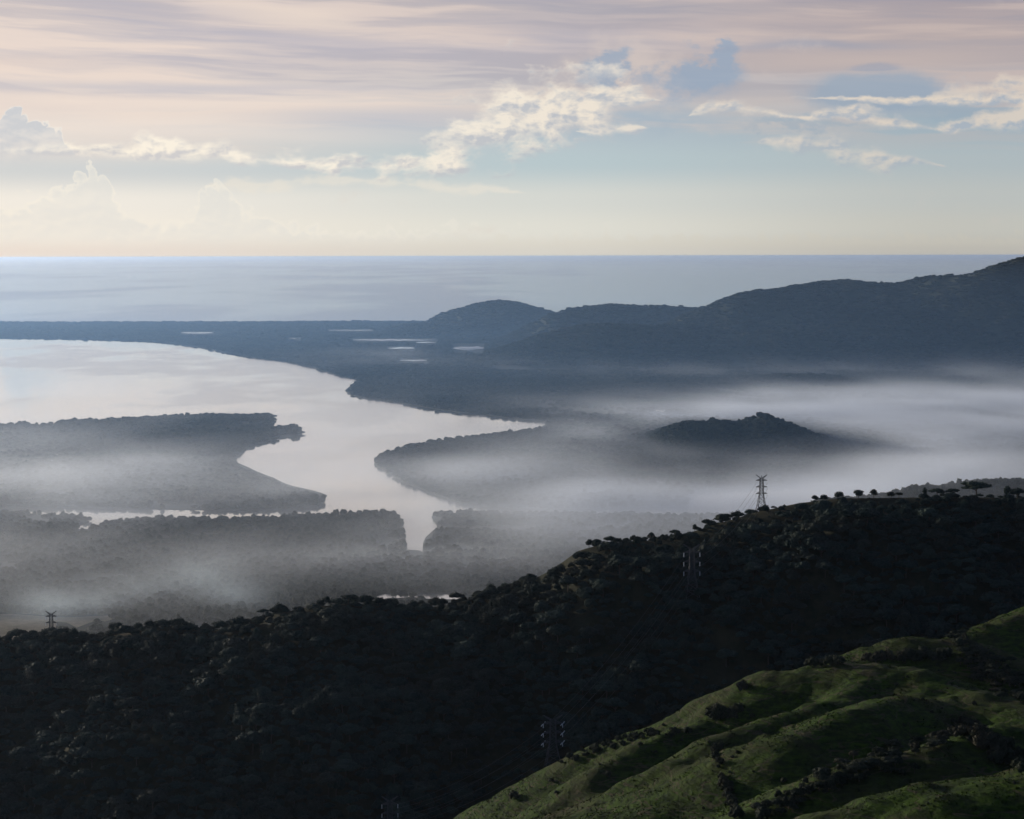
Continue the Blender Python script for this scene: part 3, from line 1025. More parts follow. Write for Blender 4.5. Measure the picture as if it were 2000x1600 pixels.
def scatter(name, pts, scl, rot, idx, objs, sz=None):
    """one object holding instances of the given meshes on many points (stuff)"""
    pts = np.asarray(pts, np.float32)
    me = bpy.data.meshes.new(name)
    me.vertices.add(len(pts)); me.vertices.foreach_set('co', pts.ravel())
    S3 = np.stack([scl, scl, scl if sz is None else sz], 1).astype(np.float32)
    me.attributes.new('s', 'FLOAT_VECTOR', 'POINT').data.foreach_set('vector', S3.ravel())
    me.attributes.new('r', 'FLOAT', 'POINT').data.foreach_set('value', np.asarray(rot, np.float32))
    me.attributes.new('k', 'INT', 'POINT').data.foreach_set('value', np.asarray(idx, np.int32))
    o = link(name, me)
    ng = bpy.data.node_groups.new(name + '_nodes', 'GeometryNodeTree')
    ng.interface.new_socket('Geometry', in_out='INPUT', socket_type='NodeSocketGeometry')
    ng.interface.new_socket('Geometry', in_out='OUTPUT', socket_type='NodeSocketGeometry')
    N, Lk = ng.nodes, ng.links
    gi, go = N.new('NodeGroupInput'), N.new('NodeGroupOutput')
    mp = N.new('GeometryNodeMeshToPoints')
    Lk.new(gi.outputs[0], mp.inputs['Mesh'])
    jn = N.new('GeometryNodeJoinGeometry')
    for ob in reversed(objs):
        oi = N.new('GeometryNodeObjectInfo')
        oi.inputs['Object'].default_value = ob
        oi.inputs['As Instance'].default_value = True
        Lk.new(oi.outputs['Geometry'], jn.inputs[0])
    ip = N.new('GeometryNodeInstanceOnPoints')
    Lk.new(mp.outputs[0], ip.inputs['Points'])
    Lk.new(jn.outputs[0], ip.inputs['Instance'])
    ip.inputs['Pick Instance'].default_value = True

    def attr(nm, ty):
        a = N.new('GeometryNodeInputNamedAttribute'); a.data_type = ty; a.inputs['Name'].default_value = nm
        return a.outputs[0]
    Lk.new(attr('k', 'INT'), ip.inputs['Instance Index'])
    cx = N.new('ShaderNodeCombineXYZ')
    Lk.new(attr('r', 'FLOAT'), cx.inputs[2])
    Lk.new(cx.outputs[0], ip.inputs['Rotation'])
    Lk.new(attr('s', 'FLOAT_VECTOR'), ip.inputs['Scale'])
    Lk.new(ip.outputs[0], go.inputs[0])
    md = o.modifiers.new('scatter', 'NODES'); md.node_group = ng
    return props(o, kind='stuff')

# ------------------------------------------------------------------ trees standing on the skyline of the forested hill, one by one
def hill_at(h, u, v_hint, y0, y1):
    p = march(h, u, v_hint, y0, y1)
    return p


def crest_point(u, back=0.0):
    yy = np.interp(u, [c[0] for c in CR], [c[2] for c in CR]) + back
    xx = (u - 1000) / FPX * yy
    return np.array([xx, yy, float(hA(xx, yy))])


TAKEN = []


def mpp(p):
    return math.hypot(p[1], CAM_H - p[2]) / FPX     # metres per photograph pixel at p


def sky_tree(name, u, wpx, hpx, label, kind, seed, back=0.0, cat='tree', mat='leaf'):
    p = crest_point(u, back)
    k = mpp(p)
    w, h = wpx * k, hpx * k
    TAKEN.append((p[0], p[1], w * 0.45))
    g = random.Random(seed)
    r = empty(name, (p[0], p[1], p[2] - 0.15), g.uniform(0, 6))
    props(r, label, cat, None)
    if kind == 'flat':          # umbrella crown on forking limbs, gaps of sky under it
        link('trunk', trunk_mesh('trunk', seed, h * 0.62, max(0.25, w * 0.022), 6, w * 0.36, M['bark']), r)
        L = [(0, 0, h * 0.80, w * 0.30, h * 0.17)]
        for i in range(9):
            a = i * 0.698 + g.uniform(-.3, .3); q = w * g.uniform(0.22, 0.40)
            L.append((math.cos(a) * q, math.sin(a) * q, h * g.uniform(0.60, 0.80), w * g.uniform(0.11, 0.17), h * g.uniform(0.10, 0.15)))
        link('crown', crown_mesh('crown', seed, L, 900, w * 0.030, M[mat], 0.6, 0.78), r)
    elif kind == 'round':
        link('trunk', trunk_mesh('trunk', seed, h * 0.5, max(0.2, w * 0.03), 4, w * 0.25, M['bark']), r)
        L = [(0, 0, h * 0.62, w * 0.36, h * 0.34)]
        for i in range(7):
            a = i * 0.9 + g.uniform(-.3, .3); q = w * g.uniform(0.18, 0.32)
            L.append((math.cos(a) * q, math.sin(a) * q, h * g.uniform(0.34, 0.76), w * g.uniform(0.14, 0.24), h * g.uniform(0.14, 0.22)))
        link('crown', crown_mesh('crown', seed, L, 620, w * 0.05, M[mat], 0.8, 0.8), r)
    elif kind == 'slim':        # tall narrow crown
        link('trunk', trunk_mesh('trunk', seed, h * 0.6, max(0.18, w * 0.035), 3, w * 0.2, M['bark']), r)
        L = [(g.uniform(-.1, .1) * w, g.uniform(-.1, .1) * w, h * t, w * q, h * 0.16) for t, q in ((0.45, .34), (0.62, .46), (0.78, .40), (0.90, .26))]
        link('crown', crown_mesh('crown', seed, L, 360, w * 0.08, M[mat], 0.8, 0.75), r)
    elif kind == 'tuft':        # bare stem with a tuft on top (palm-like)
        link('trunk', trunk_mesh('trunk', seed, h * 0.82, max(0.14, w * 0.03), 0, 1, M['bark']), r)
        V, Fc = [], []
        n = 16
        for i in range(n):
            a = i * 2.4; el_ = g.uniform(-0.3, 0.9); Lf = w * 0.55 * g.uniform(0.8, 1.1)
            b = len(V)
            for t in np.linspace(0, 1, 5):
                rr_ = Lf * t; zz = h * 0.82 + math.sin(el_) * rr_ - t * t * Lf * 0.55
                cx_, cy_ = math.cos(a) * rr_ * math.cos(el_), math.sin(a) * rr_ * math.cos(el_)
                wd = w * 0.06 * (1 - t * 0.8)
                V += [(cx_ - math.sin(a) * wd, cy_ + math.cos(a) * wd, zz - wd * 0.4), (cx_, cy_, zz), (cx_ + math.sin(a) * wd, cy_ - math.cos(a) * wd, zz - wd * 0.4)]
            for s_ in range(4):
                for e_ in (0, 1):
                    q = b + s_ * 3 + e_
                    Fc.append((q, q + 1, q + 4, q + 3))
        link('crown', mesh('crown', V, Fc, M[mat]), r)
    elif kind == 'bare':        # fine leafless branching
        parts = [tube([(0, 0, -0.8), (0, 0, h * 0.3)], [w * .03, w * .024])]

        def br(p0, dr, L_, r_, n_):
            p1 = p0 + dr * L_
            parts.append(tube([p0[:], ((p0 + p1) / 2)[:], p1[:]], [r_, r_ * .8, r_ * .6], 4))
            if n_ == 0: return
            for _ in range(3):
                dn = (dr + Vector((g.uniform(-.8, .8), g.uniform(-.8, .8), g.uniform(-.15, .6)))).normalized()
                br(p1, dn, L_ * g.uniform(.6, .8), r_ * .62, n_ - 1)
        for i in range(5):
            a = i * 1.26
            br(Vector((0, 0, h * .3)), Vector((math.cos(a) * .8, math.sin(a) * .8, .8)).normalized(), h * 0.27, w * .018, 3)
        v, f = join(parts)
        link('trunk', mesh('trunk', v, f, M['pale_bark']), r)
    return r


SKY = [
    ('spreading_tree', 1912, 66, 34, 'largest dark spreading tree standing on the top of the forested ridge', 'flat', 900),
    ('spreading_tree', 1866, 30, 18, 'flat-topped tree on the ridge just beside the largest spreading tree', 'flat', 901),
    ('spreading_tree', 1835, 38, 18, 'open gappy flat-topped tree with sky showing between its limbs on the ridge', 'flat', 902),
    ('slim_tree', 1811, 11, 19, 'slim upright tree at the edge of the gappy flat-topped tree on the ridge', 'slim', 903),
    ('slim_tree', 1973, 17, 23, 'tall slim tree just past the largest spreading tree on the ridge', 'slim', 904),
    ('round_tree', 1993, 30, 20, 'round bushy tree on the ridge at the very right edge of the photo', 'round', 905),
    ('slim_tree', 1711, 15, 17, 'small round-headed tree on a thin stem on the bare ridge top', 'slim', 906),
    ('round_tree', 1681, 24, 17, 'dark round dense tree on the bare grassy ridge top', 'round', 907),
    ('round_tree', 1642, 22, 15, 'low rounded tree with a pointed top on the grassy ridge', 'round', 908),
    ('round_tree', 1613, 20, 13, 'ragged small tree between two rounder trees on the grassy ridge', 'round', 909),
    ('round_tree', 1595, 17, 13, 'compact dark round bush-like tree where the grassy ridge top begins', 'round', 910),
    ('round_tree', 1745, 18, 13, 'small round tree on the ridge with bare grass on one side', 'round', 911),
    ('round_tree', 1760, 20, 12, 'small wide tree beginning the tree line on the ridge top', 'flat', 912),
    ('round_tree', 1414, 38, 18, 'broad dark clump-like tree on the skyline a little below the ridge pylon', 'round', 913),
    ('slim_tree', 1359, 10, 15, 'thin columnar tree sticking up from the skyline below the broad dark tree', 'slim', 914),
    ('slim_tree', 1323, 8, 13, 'tiny thin tree standing alone on the descending skyline', 'slim', 915),
    ('bare_tree', 1273, 20, 15, 'pale leafless tree with fine branches on the hill skyline', 'bare', 916),
    ('palm_like_tree', 1186, 13, 13, 'small tufted tree with drooping head on the bare brown crest', 'tuft', 917),
    ('palm_like_tree', 1176, 9, 9, 'tiny stem with a tuft beside the larger tufted tree on the brown crest', 'tuft', 918),
    ('slim_tree', 1151, 15, 17, 'small upright tree where the brown crest begins to drop', 'slim', 919),
    ('round_tree', 957, 24, 26, 'taller of two dark trees on the skyline above the bright river channel', 'round', 920),
    ('round_tree', 932, 21, 17, 'lower rounded tree beside the taller one above the bright river channel', 'round', 921),
    ('spreading_tree', 334, 26, 17, 'pointed wide tree rising above the left part of the skyline', 'flat', 922),
    ('round_tree', 508, 24, 20, 'layered dark tree where the skyline steps up in the left half', 'flat', 923),
    ('spreading_tree', 676, 34, 19, 'wide dark tree with gaps on the skyline left of the bright river channel', 'flat', 924),
    ('round_tree', 738, 24, 20, 'dark round tree ending the high stretch of skyline before the river channel', 'round', 925),
    ('round_tree', 100, 44, 18, 'large domed dark tree below the leftmost pylon', 'round', 926),
]
for (nm, u, w, h, lab, kind, seed) in SKY:
    sky_tree(nm, u, w, h, lab, kind, seed, back=4.0)

# ------------------------------------------------------------------ the forest on the hill
pts = []
g = RNG
gx = np.arange(-620, 700, 7.4)
gy = np.arange(1420, 2060, 7.4)
GX, GY = np.meshgrid(gx, gy)
GX = (GX + g.uniform(-3.4, 3.4, GX.shape)).ravel(); GY = (GY + g.uniform(-3.4, 3.4, GY.shape)).ravel()
GZ = hA(GX, GY)
yc_ = np.interp(GX, cp[:, 0], cp[:, 1])
PU, PV = pix(np.stack([GX, GY, GZ], 1))
ok = (PU > -120) & (PU < 2120) & (GY < yc_ + 45) & (PV < 1760)
ingrid = (GX > hB.x[0]) & (GX < hB.x[-1]) & (GY > hB.y[0]) & (GY < hB.y[-1])
ok &= ~(ingrid & (hB(GX, GY) > GZ + 1))
dcr = yc_ - GY
sparse = ((PU > 1040) & (PU < 1165) & (dcr < 34)) | ((PU > 1500) & (PU < 1790) & (dcr < 30) & (dcr > -60)) | ((PU > 1790) & (dcr < 6))
ok &= ~(sparse & (g.uniform(size=GX.shape) > np.where(PU > 1500, 0.60, 0.12)))
ok &= ~((PU > 1040) & (PU < 1165) & (dcr < -4)) & ~((PU > 1490) & (PU < 1800) & (dcr < -4))
clearing = fbm(GX / 60, GY / 60, oct=3, seed=51)
ok &= ~((clearing > 0.42) & (g.uniform(size=GX.shape) > 0.25))
for (tx, ty, tr) in TAKEN:
    ok &= np.hypot(GX - tx, GY - ty) > tr + 1.0
FX, FY, FZ = GX[ok], GY[ok], GZ[ok] - 1.8 * (dcr[ok] < 24)
n = len(FX)
age = fbm(FX / 90, FY / 90, oct=3, seed=52)
fs = np.clip(g.lognormal(0.04, 0.33, n) * (1 + 0.35 * age), 0.42, 1.9)
fs = np.where((yc_[ok] - FY) < 36, fs * 0.70, fs)
fs = np.where(sparse[ok], fs * 0.62, fs)
fr = g.uniform(0, 6.28, n)
fk = g.integers(0, NV, n)
fu, fv = pix(np.stack([FX, FY, FZ], 1))
app = fs * np.array([5.2, 4.4, 6.2, 3.6, 5.0, 4.2, 6.8, 3.2])[fk] / FY
cand = np.nonzero((fu > 4) & (fu < 1996) & (fv < 1598))[0]
order = cand[np.argsort(-app[cand])]
chosen = []
for i in order:
    if len(chosen) >= 272: break
    if fv[i] > 1150 and fu[i] > 860 and hidden_by_grass((FX[i], FY[i], FZ[i] + 6)): continue
    chosen.append(i)
FOREST = [[None] * 0 for _ in range(1)]
first = {}
for i in chosen:
    k = int(fk[i])
    if fu[i] < 667: lab = 'dark broad-crowned tree among its look-alikes on the lower left forest slope'
    elif fu[i] < 1150: lab = 'dark broad-crowned tree among its look-alikes in the middle of the forest slope'
    else: lab = 'dark broad-crowned tree among its look-alikes on the steep slope behind the grassy hill'
    r = plant_tree('forest_tree', (FX[i], FY[i], FZ[i] - 0.2), lab, 'tree', lab.replace('dark broad-crowned tree among its look-alikes', 'dark forest trees'), CROWNS[k], TRUNKS[k], float(fs[i]), float(fr[i]))
    if k not in first: first[k] = LAST['crown']
rest = np.ones(n, bool); rest[chosen] = False
crown_obs = []
for k in range(NV):
    if k not in first:
        i = int(np.nonzero(fk == k)[0][0])
        r = plant_tree('forest_tree', (FX[i], FY[i], FZ[i] - 0.2), 'dark broad-crowned tree among its look-alikes on the lower left forest slope', 'tree', 'dark forest trees on the lower left forest slope', CROWNS[k], TRUNKS[k], float(fs[i]), float(fr[i]))
        rest[i] = False
        first[k] = LAST['crown']
    crown_obs.append(first[k])
props(scatter('hillside_forest', np.stack([FX, FY, FZ - 0.2], 1)[rest], fs[rest], fr[rest], fk[rest], crown_obs), 'dense dark tropical forest covering the whole hillside in front', 'forest')

# ------------------------------------------------------------------ trees and shrubs on the grassy spurs
SHG = {}


def bush(p, k, sc, label, group, name='shrub', cat='shrub'):
    r = plant_tree(name, (p[0], p[1], p[2] - 0.1), label, cat, group, SHRUBS[k], STEM, sc, g.uniform(0, 6.28), ('stem', 'foliage'))
    SHG.setdefault(k, LAST['crown'])
    return r


def row(line, n, spread, scs, label, group, y0=700, y1=1700, tree=False):
    us = np.array([q[0] for q in line]); vs = np.array([q[1] for q in line])
    t = np.linspace(0, 1, len(line))
    for q in np.sort(g.uniform(0, 1, n)):
        u = np.interp(q, t, us) + g.uniform(-1, 1) * spread[0]; v = np.interp(q, t, vs) + g.uniform(-1, 1) * spread[1]
        p = march(hB, u, v, y0, y1, 700)
        if p is None or p[2] < 60: continue
        if tree:
            k = int(g.integers(0, NV))
            plant_tree('gully_tree', (p[0], p[1], p[2] - 0.6), label, 'tree', group, GCROWN[k], TRUNKS[k], (float(g.uniform(*scs)),) * 2 + (float(g.uniform(*scs)) * 0.8,), g.uniform(0, 6.28))
        else:
            bush(p, int(g.integers(0, 5)), float(g.uniform(*scs)), label, group)


GCROWN = []
for me_ in CROWNS:
    c_ = me_.copy(); c_.materials[0] = M['shrub']
    GCROWN.append(c_)


row([(1866, 1228), (1872, 1248), (1885, 1270), (1905, 1300), (1928, 1335)], 62, (17, 7), (0.5, 0.95), 'grey-green tree in the dense row climbing the gully between the two far grassy domes', 'trees along the gully between the far domes', tree=True)
row([(1398, 1462), (1404, 1500), (1414, 1535), (1425, 1560), (1440, 1600)], 40, (7, 8), (0.6, 1.5), 'pale shrub in the narrow gully running down from the grassy shoulder', 'shrubs in the narrow gully')
row([(1500, 1590), (1560, 1562), (1620, 1530), (1690, 1515), (1780, 1500)], 64, (24, 13), (0.45, 0.9), 'dark small tree in the thicket along the lower spur under the shadowed bowl', 'trees of the lower spur thicket', tree=True)
row([(1640, 1500), (1740, 1480), (1800, 1462), (1860, 1435), (1900, 1405)], 46, (20, 10), (0.4, 0.85), 'dark small tree along the upper edge of the lower spur near the right side', 'trees of the upper edge of the lower spur', tree=True)
row([(1100, 1492), (1150, 1470), (1200, 1452), (1260, 1440), (1340, 1432)], 46, (16, 5), (0.6, 1.3), 'small brownish shrub on the first narrow grass ridge', 'shrubs on the first grass ridge')
row([(1510, 1308), (1550, 1302), (1600, 1300), (1640, 1296)], 18, (12, 4), (1.2, 2.0), 'rounded shrub along the back edge of the big grassy dome', 'shrubs on the back edge of the grassy dome')
row([(1700, 1288), (1760, 1290), (1810, 1285), (1850, 1288)], 40, (24, 7), (1.0, 2.0), 'dark shrub in the hollow behind the big grassy dome', 'shrubs in the hollow behind the grassy dome')
row([(1890, 1290), (1930, 1300), (1960, 1330), (1990, 1360)], 70, (34, 24), (0.5, 1.0), 'dark tree in the shaded ravine at the right edge', 'trees in the shaded ravine', tree=True)
row([(1380, 1400), (1405, 1404), (1430, 1398)], 24, (16, 7), (1.1, 2.0), 'dark shrub in the clump beside the bright green patch on the grass', 'shrubs in the clump by the bright patch')
row([(1880, 1420), (1920, 1450), (1960, 1480), (1990, 1500)], 44, (30, 16), (1.1, 2.1), 'dark shrub in the thicket between the two lowest spurs at the right', 'shrubs between the lowest spurs')
for (u, v, sc, lab) in ((1450, 1350, 1.7, 'brown domed shrub standing alone on the steep grassy edge below the dome'),
                        (1868, 1226, 2.1, 'tallest bushy shrub at the head of the gully between the far domes'),
                        (1004, 1562, 1.6, 'dark rounded shrub at the foot of the first grass ridge near the bottom edge'),
                        (1490, 1600, 1.6, 'large round shrub at the bottom end of the narrow gully')):
    p = march(hB, u, v, 700, 1700)
    if p is not None: bush(p, 2, sc, lab, None)

# lone bushes dotted over the pasture
sh_n = 0
while sh_n < 72:
    u, v = g.uniform(1060, 1990), g.uniform(1290, 1596)
    p = march(hB, u, v, 760, 1640, 500)
    if p is None or p[2] < 90 or hA(p[0], p[1]) > p[2]: continue
    bush(p, int(g.integers(0, 5)), float(np.clip(g.lognormal(-0.9, 0.4), 0.2, 1.0)), 'small lone bush dotted on the open pasture of the grassy hill', 'lone bushes on the pasture')
    sh_n += 1

# small tussocks: one object of many instances
V, Fc = [], []
for i in range(14):
    a = i * 2.4; q = 0.35 * math.sqrt(i / 14)
    cx_, cy_ = math.cos(a) * q, math.sin(a) * q
    b = len(V); hh = random.uniform(0.45, 0.9); w = 0.13
    V += [(cx_ - math.sin(a) * w, cy_ + math.cos(a) * w, -0.05), (cx_ + math.sin(a) * w, cy_ - math.cos(a) * w, -0.05), (cx_ * 2.0, cy_ * 2.0, hh)]
    Fc.append((b, b + 1, b + 2))
tus = link('grass_tussocks', mesh('grass_tussocks', V, Fc, M['grass']))
tp = march(hB, 1660, 1310, 900, 1500)
tus.location = (tp[0], tp[1], tp[2])
props(tus, kind='stuff')
nT = 220000
tx = g.uniform(-190, 520, nT); ty = g.uniform(780, 1620, nT)
tz = hB(tx, ty)
tu, tv = pix(np.stack([tx, ty, tz], 1))
okk = (tu > 850) & (tu < 2030) & (tv < 1640) & (tz > 60) & (fbm(tx / 40, ty / 40, oct=3, seed=61) + 0.9 * fbm(tx / 9, ty / 9, oct=3, seed=62) > 0.18)
scatter('pasture_tussocks', np.stack([tx, ty, tz], 1)[okk], np.clip(g.lognormal(-0.65, 0.42, okk.sum()), 0.25, 1.9), g.uniform(0, 6.28, okk.sum()), np.zeros(okk.sum(), int), [tus])

# ------------------------------------------------------------------ mangrove and lowland forest on the plain (one mass)
def sample_plain(y0, y1, k, smin):
    """points whose spacing grows with distance"""
    out = []
    y = y0
    while y < y1:
        sp_ = max(smin, k * y)
        half = 0.285 * y
        xs = np.arange(-half, half, sp_)
        xs = xs + g.uniform(-0.45, 0.45, len(xs)) * sp_
        ys = y + g.uniform(-0.45, 0.45, len(xs)) * sp_
        out.append(np.stack([xs, ys, np.full(len(xs), sp_)], 1))
        y += sp_
    return np.concatenate(out)


Q = sample_plain(2150, 15200, 0.0027, 10.0)
qx, qy, qs = Q.T
on = inpoly(qx, qy, P_north) | inpoly(qx, qy, P_isl) | inpoly(qx, qy, P_south)
qx, qy, qs = qx[on], qy[on], qs[on]
qz = np.full(len(qx), 1.0)
onhill = np.zeros(len(qx), bool)
for h in RANGES.values():
    hz = h(qx, qy)
    inside = (qx > h.x[0]) & (qx < h.x[-1]) & (qy > h.y[0]) & (qy < h.y[-1]) & (hz > 1.0)
    qz = np.where(inside, np.maximum(qz, hz), qz)
    onhill |= inside
keep = np.ones(len(qx), bool)
hz = hA(qx, qy)
keep &= ~((qy < hA.y[-1]) & (qx > hA.x[0]) & (qx < hA.x[-1]) & (hz > 0.5))
zt = 13.0
bu, bv = pix(np.stack([qx, qy, qz], 1)); tu_, tv_ = pix(np.stack([qx, qy, qz + zt], 1))
for P in CLEAR:
    keep &= ~(inpoly(bu, bv, P) | inpoly(tu_, tv_, P) | inpoly(bu, (bv + tv_) / 2, P))
keep &= ~(fbm(qx / 160, qy / 160, oct=3, seed=71) > 0.55)
creek = np.abs(fbm(qx / 420 + 0.4 * fbm(qx / 150, qy / 150, oct=2, seed=75), qy / 620, oct=3, seed=74))
keep &= ~(creek < 0.022)
# open pasture between the woods on the right-hand plain
openp = (fbm(qx / 420, qy / 700, oct=4, seed=72) > 0.22) & (bu > 1050) & ~onhill & (qy > 6200)
keep &= ~(openp & (g.uniform(size=len(qx)) > 0.18))
keep &= (bu > -60) & (bu < 2060)
# no crown may stand up across the traced water
LANDPX = [[(u, v) for u, v, k in north] + [(2400, 560), (-400, 560)], [(u, v) for u, v, k in island], [(u, v) for u, v, k in south] + [(2400, 2400), (-400, 2400)]]
for hh in (g.uniform(6, 13, len(qx)), g.uniform(9, 16, len(qx))):
    tu_, tv_ = pix(np.stack([qx, qy, qz + hh], 1))
    inland = np.zeros(len(qx), bool)
    for P in LANDPX: inland |= inpoly(tu_, tv_, P)
    keep &= inland | onhill | (qy > 9000)
qx, qy, qs, qz, onhill = qx[keep], qy[keep], qs[keep], qz[keep], onhill[keep]
sx = np.clip(qs / 10.0, 1.0, 4.2) * g.uniform(0.75, 1.25, len(qx))
szz = np.clip(g.lognormal(0, 0.17, len(qx)), 0.65, 1.5) * np.where(onhill, 0.95 + 0.15 * sstep(qy, 6000, 9500), 0.92) * (1 + 0.25 * fbm(qx / 200, qy / 200, oct=3, seed=73))
mo = []
for k in range(4):                              # four mangroves at the tip of the island, whose crowns the mass repeats
    p = ground([574, 580, 586, 568][k], [834, 836, 840, 835][k], 1.0)
    r = plant_tree('mangrove_tree', p, ['mangrove tree at the inner bend of the island tip', 'mangrove tree in the middle of the island tip', 'outermost mangrove tree on the pointed tip of the island', 'mangrove tree where the island tip narrows'][k],
                   'tree', None, MANG[k], TRUNKS[k], 1.0, k * 1.1)
    mo.append(LAST['crown'])
props(scatter('lowland_forest', np.stack([qx, qy, qz - 1.0], 1), sx, g.uniform(0, 6.28, len(qx)), g.integers(0, 4, len(qx)), mo, szz), 'mangrove and lowland forest covering islands, plain and far hills', 'forest')
print('forest', n, 'lowland', len(qx), 'tussocks', int(okk.sum()))

# ================================================================== transmission pylons
def beam(V, Fc, a, b, w):
    """square bar from a to b"""
    a, b = Vector(a), Vector(b)
    t = (b - a).normalized()
    s = t.orthogonal().normalized(); q = t.cross(s)
    n = len(V)
    for p in (a, b):
        for i, j in ((1, 1), (-1, 1), (-1, -1), (1, -1)):
            V.append((p + s * (w * .5 * i) + q * (w * .5 * j))[:])
    for i in range(4):
        Fc.append((n + i, n + (i + 1) % 4, n + 4 + (i + 1) % 4, n + 4 + i))
    Fc.append((n + 3, n + 2, n + 1, n)); Fc.append((n + 4, n + 5, n + 6, n + 7))


HB = 47.6
LEV = [23.2, 31.8, 40.3]
ARM = 7.3


def half(z):
    return 6.1 + (2.35 - 6.1) * z / 23.2 if z < 23.2 else 2.35 + (1.9 - 2.35) * (z - 23.2) / 20


PY = {}
LW = 0.46
for i, (sx_, sy_) in enumerate(((-1, -1), (1, -1), (1, 1), (-1, 1))):
    V, Fc = [], []
    zs_ = [-2, 23.2, 43.2]
    for a, b in zip(zs_, zs_[1:]):
        beam(V, Fc, (sx_ * half(a), sy_ * half(a), a), (sx_ * half(b), sy_ * half(b), b), LW)
    PY['leg%d' % i] = mesh('leg', V, Fc, M['steel'])
V, Fc = [], []
lv = [0, 6.5, 12.5, 18, 23.2, 27.5, 31.8, 36, 40.3, 43.2]
for a, b in zip(lv, lv[1:]):
    for (x0, y0), (x1, y1) in (((-1, -1), (1, -1)), ((1, -1), (1, 1)), ((1, 1), (-1, 1)), ((-1, 1), (-1, -1))):
        beam(V, Fc, (x0 * half(a), y0 * half(a), a), (x1 * half(b), y1 * half(b), b), 0.25)
        beam(V, Fc, (x1 * half(a), y1 * half(a), a), (x0 * half(b), y0 * half(b), b), 0.25)
        beam(V, Fc, (x0 * half(b), y0 * half(b), b), (x1 * half(b), y1 * half(b), b), 0.24)
PY['bracing'] = mesh('bracing', V, Fc, M['steel'])
for s_ in (-1, 1):
    for k, zz in enumerate(LEV):
        V, Fc = [], []
        w = half(zz)
        for yy in (-1, 1):
            beam(V, Fc, (s_ * w, yy * w, zz), (s_ * ARM, 0, zz), 0.42)
            beam(V, Fc, (s_ * w, yy * w, zz + 1.9), (s_ * ARM, 0, zz + 0.15), 0.36)
            beam(V, Fc, (s_ * (w + 2.0), yy * w * .6, zz), (s_ * (w + 1.8), yy * w * .6, zz + 1.2), 0.22)
        beam(V, Fc, (s_ * (w + 2.0), -w * .6, zz), (s_ * (w + 2.0), w * .6, zz), 0.24)
        PY['arm%d%d' % (s_, k)] = mesh('cross_arm', V, Fc, M['steel'])
    V, Fc = [], []
    for yy in (-1, 1):
        beam(V, Fc, (s_ * 1.9, yy * 1.9, 43.2), (s_ * 7.4, 0, 47.6), 0.36)
        beam(V, Fc, (s_ * 0.5, yy * 1.9, 43.6), (s_ * 7.2, 0, 47.7), 0.3)
        beam(V, Fc, (s_ * 3.6, yy * 1.2, 44.5), (s_ * 3.2, yy * 1.1, 45.6), 0.22)
    beam(V, Fc, (s_ * 6.0, 0, 47.6), (s_ * 7.8, 0, 47.6), 0.3)
    PY['horn%d' % s_] = mesh('earth_wire_horn', V, Fc, M['steel'])
V, Fc = [], []
beam(V, Fc, (0, 0, 43.2), (0, 0, 45.4), 0.4)
v, f = ICO1
PY['beacon'] = mesh('beacon', [tuple(q) for q in np.concatenate([np.array(V), v * 0.8 + [0, 0, 46.0]])], [tuple(q) for q in Fc] + [tuple(int(i) + 8 for i in q) for q in f], M['steel'])


def disc_string(a, b, r, n=7):
    a, b = Vector(a), Vector(b)
    path, rad = [], []
    for i in range(n):
        for t, q in ((0.1, 0.45), (0.5, 1.0), (0.9, 0.45)):
            path.append(a.lerp(b, (i + t) / n)); rad.append(r * q)
    v, f = tube(path, rad, 6)
    return mesh('insulator', v, f, M['insulator'])


PY['hang'] = disc_string((0, 0, 0), (0, 0, -3.9), 0.46)
PY['pull1'] = disc_string((0.5, 0.3, -0.2), (1.9, 3.0, 0.75), 0.42)
PY['pull2'] = disc_string((-0.5, -0.3, -0.5), (-1.9, -3.0, -1.5), 0.42)


def pylon(u, vtop, vbase, y, label, strain, ry=0.12, arm=1.0, ground_h=None):
    """stands where pixel (u, vbase) meets the ground, scaled to reach vtop"""
    p = at(u, vbase, y)
    k = math.hypot(y, CAM_H - p[2]) / FPX
    sc = (vbase - vtop) * k / HB * 1.01
    r = empty('transmission_pylon', (p[0], p[1], p[2]), ry, (sc * arm, sc * arm, sc))
    props(r, label, 'pylon', 'lattice pylons of the power line')
    for i in range(4): link('leg', PY['leg%d' % i], r)
    link('bracing', PY['bracing'], r)
    for s_ in (-1, 1):
        link('earth_wire_horn', PY['horn%d' % s_], r)
        for k_ in range(3):
            a = link('cross_arm', PY['arm%d%d' % (s_, k_)], r)
            for q in (('hang', 'pull1', 'pull2') if strain else ('hang',)):
                i_ = link('insulator', PY[q], a)
                i_.location = (s_ * ARM, 0, LEV[k_] - 0.2)
    if not strain and vtop < 1000: link('beacon', PY['beacon'], r)
    return r, sc * arm, sc


PYL = []
spec = [(762, 1557, 1655, None, 'pylon of which only the top shows at the bottom edge of the photo', False),
        (1080, 1398, 1500, None, 'pylon with angled pairs of white insulators on the dark slope beside the grass hill', True),
        (1351, 1064, 1166, None, 'pylon with white hanging insulators standing against the dark upper slope', False),
        (1487, 928, 999, 1930, 'dark lattice pylon silhouetted against pale mist on top of the ridge', False),
        (101, 1194, 1262, 1990, 'pylon before the tan field in the haze at the left edge', False)]
for (u, vt, vb, y, lab, st) in spec:
    if y is None:
        p = march(hA, u, vb, 1250, 2000)
        y = p[1]
    PYL.append(pylon(u, vt, vb, y, lab, st, 0.10, 1.18 if st else 1.0))


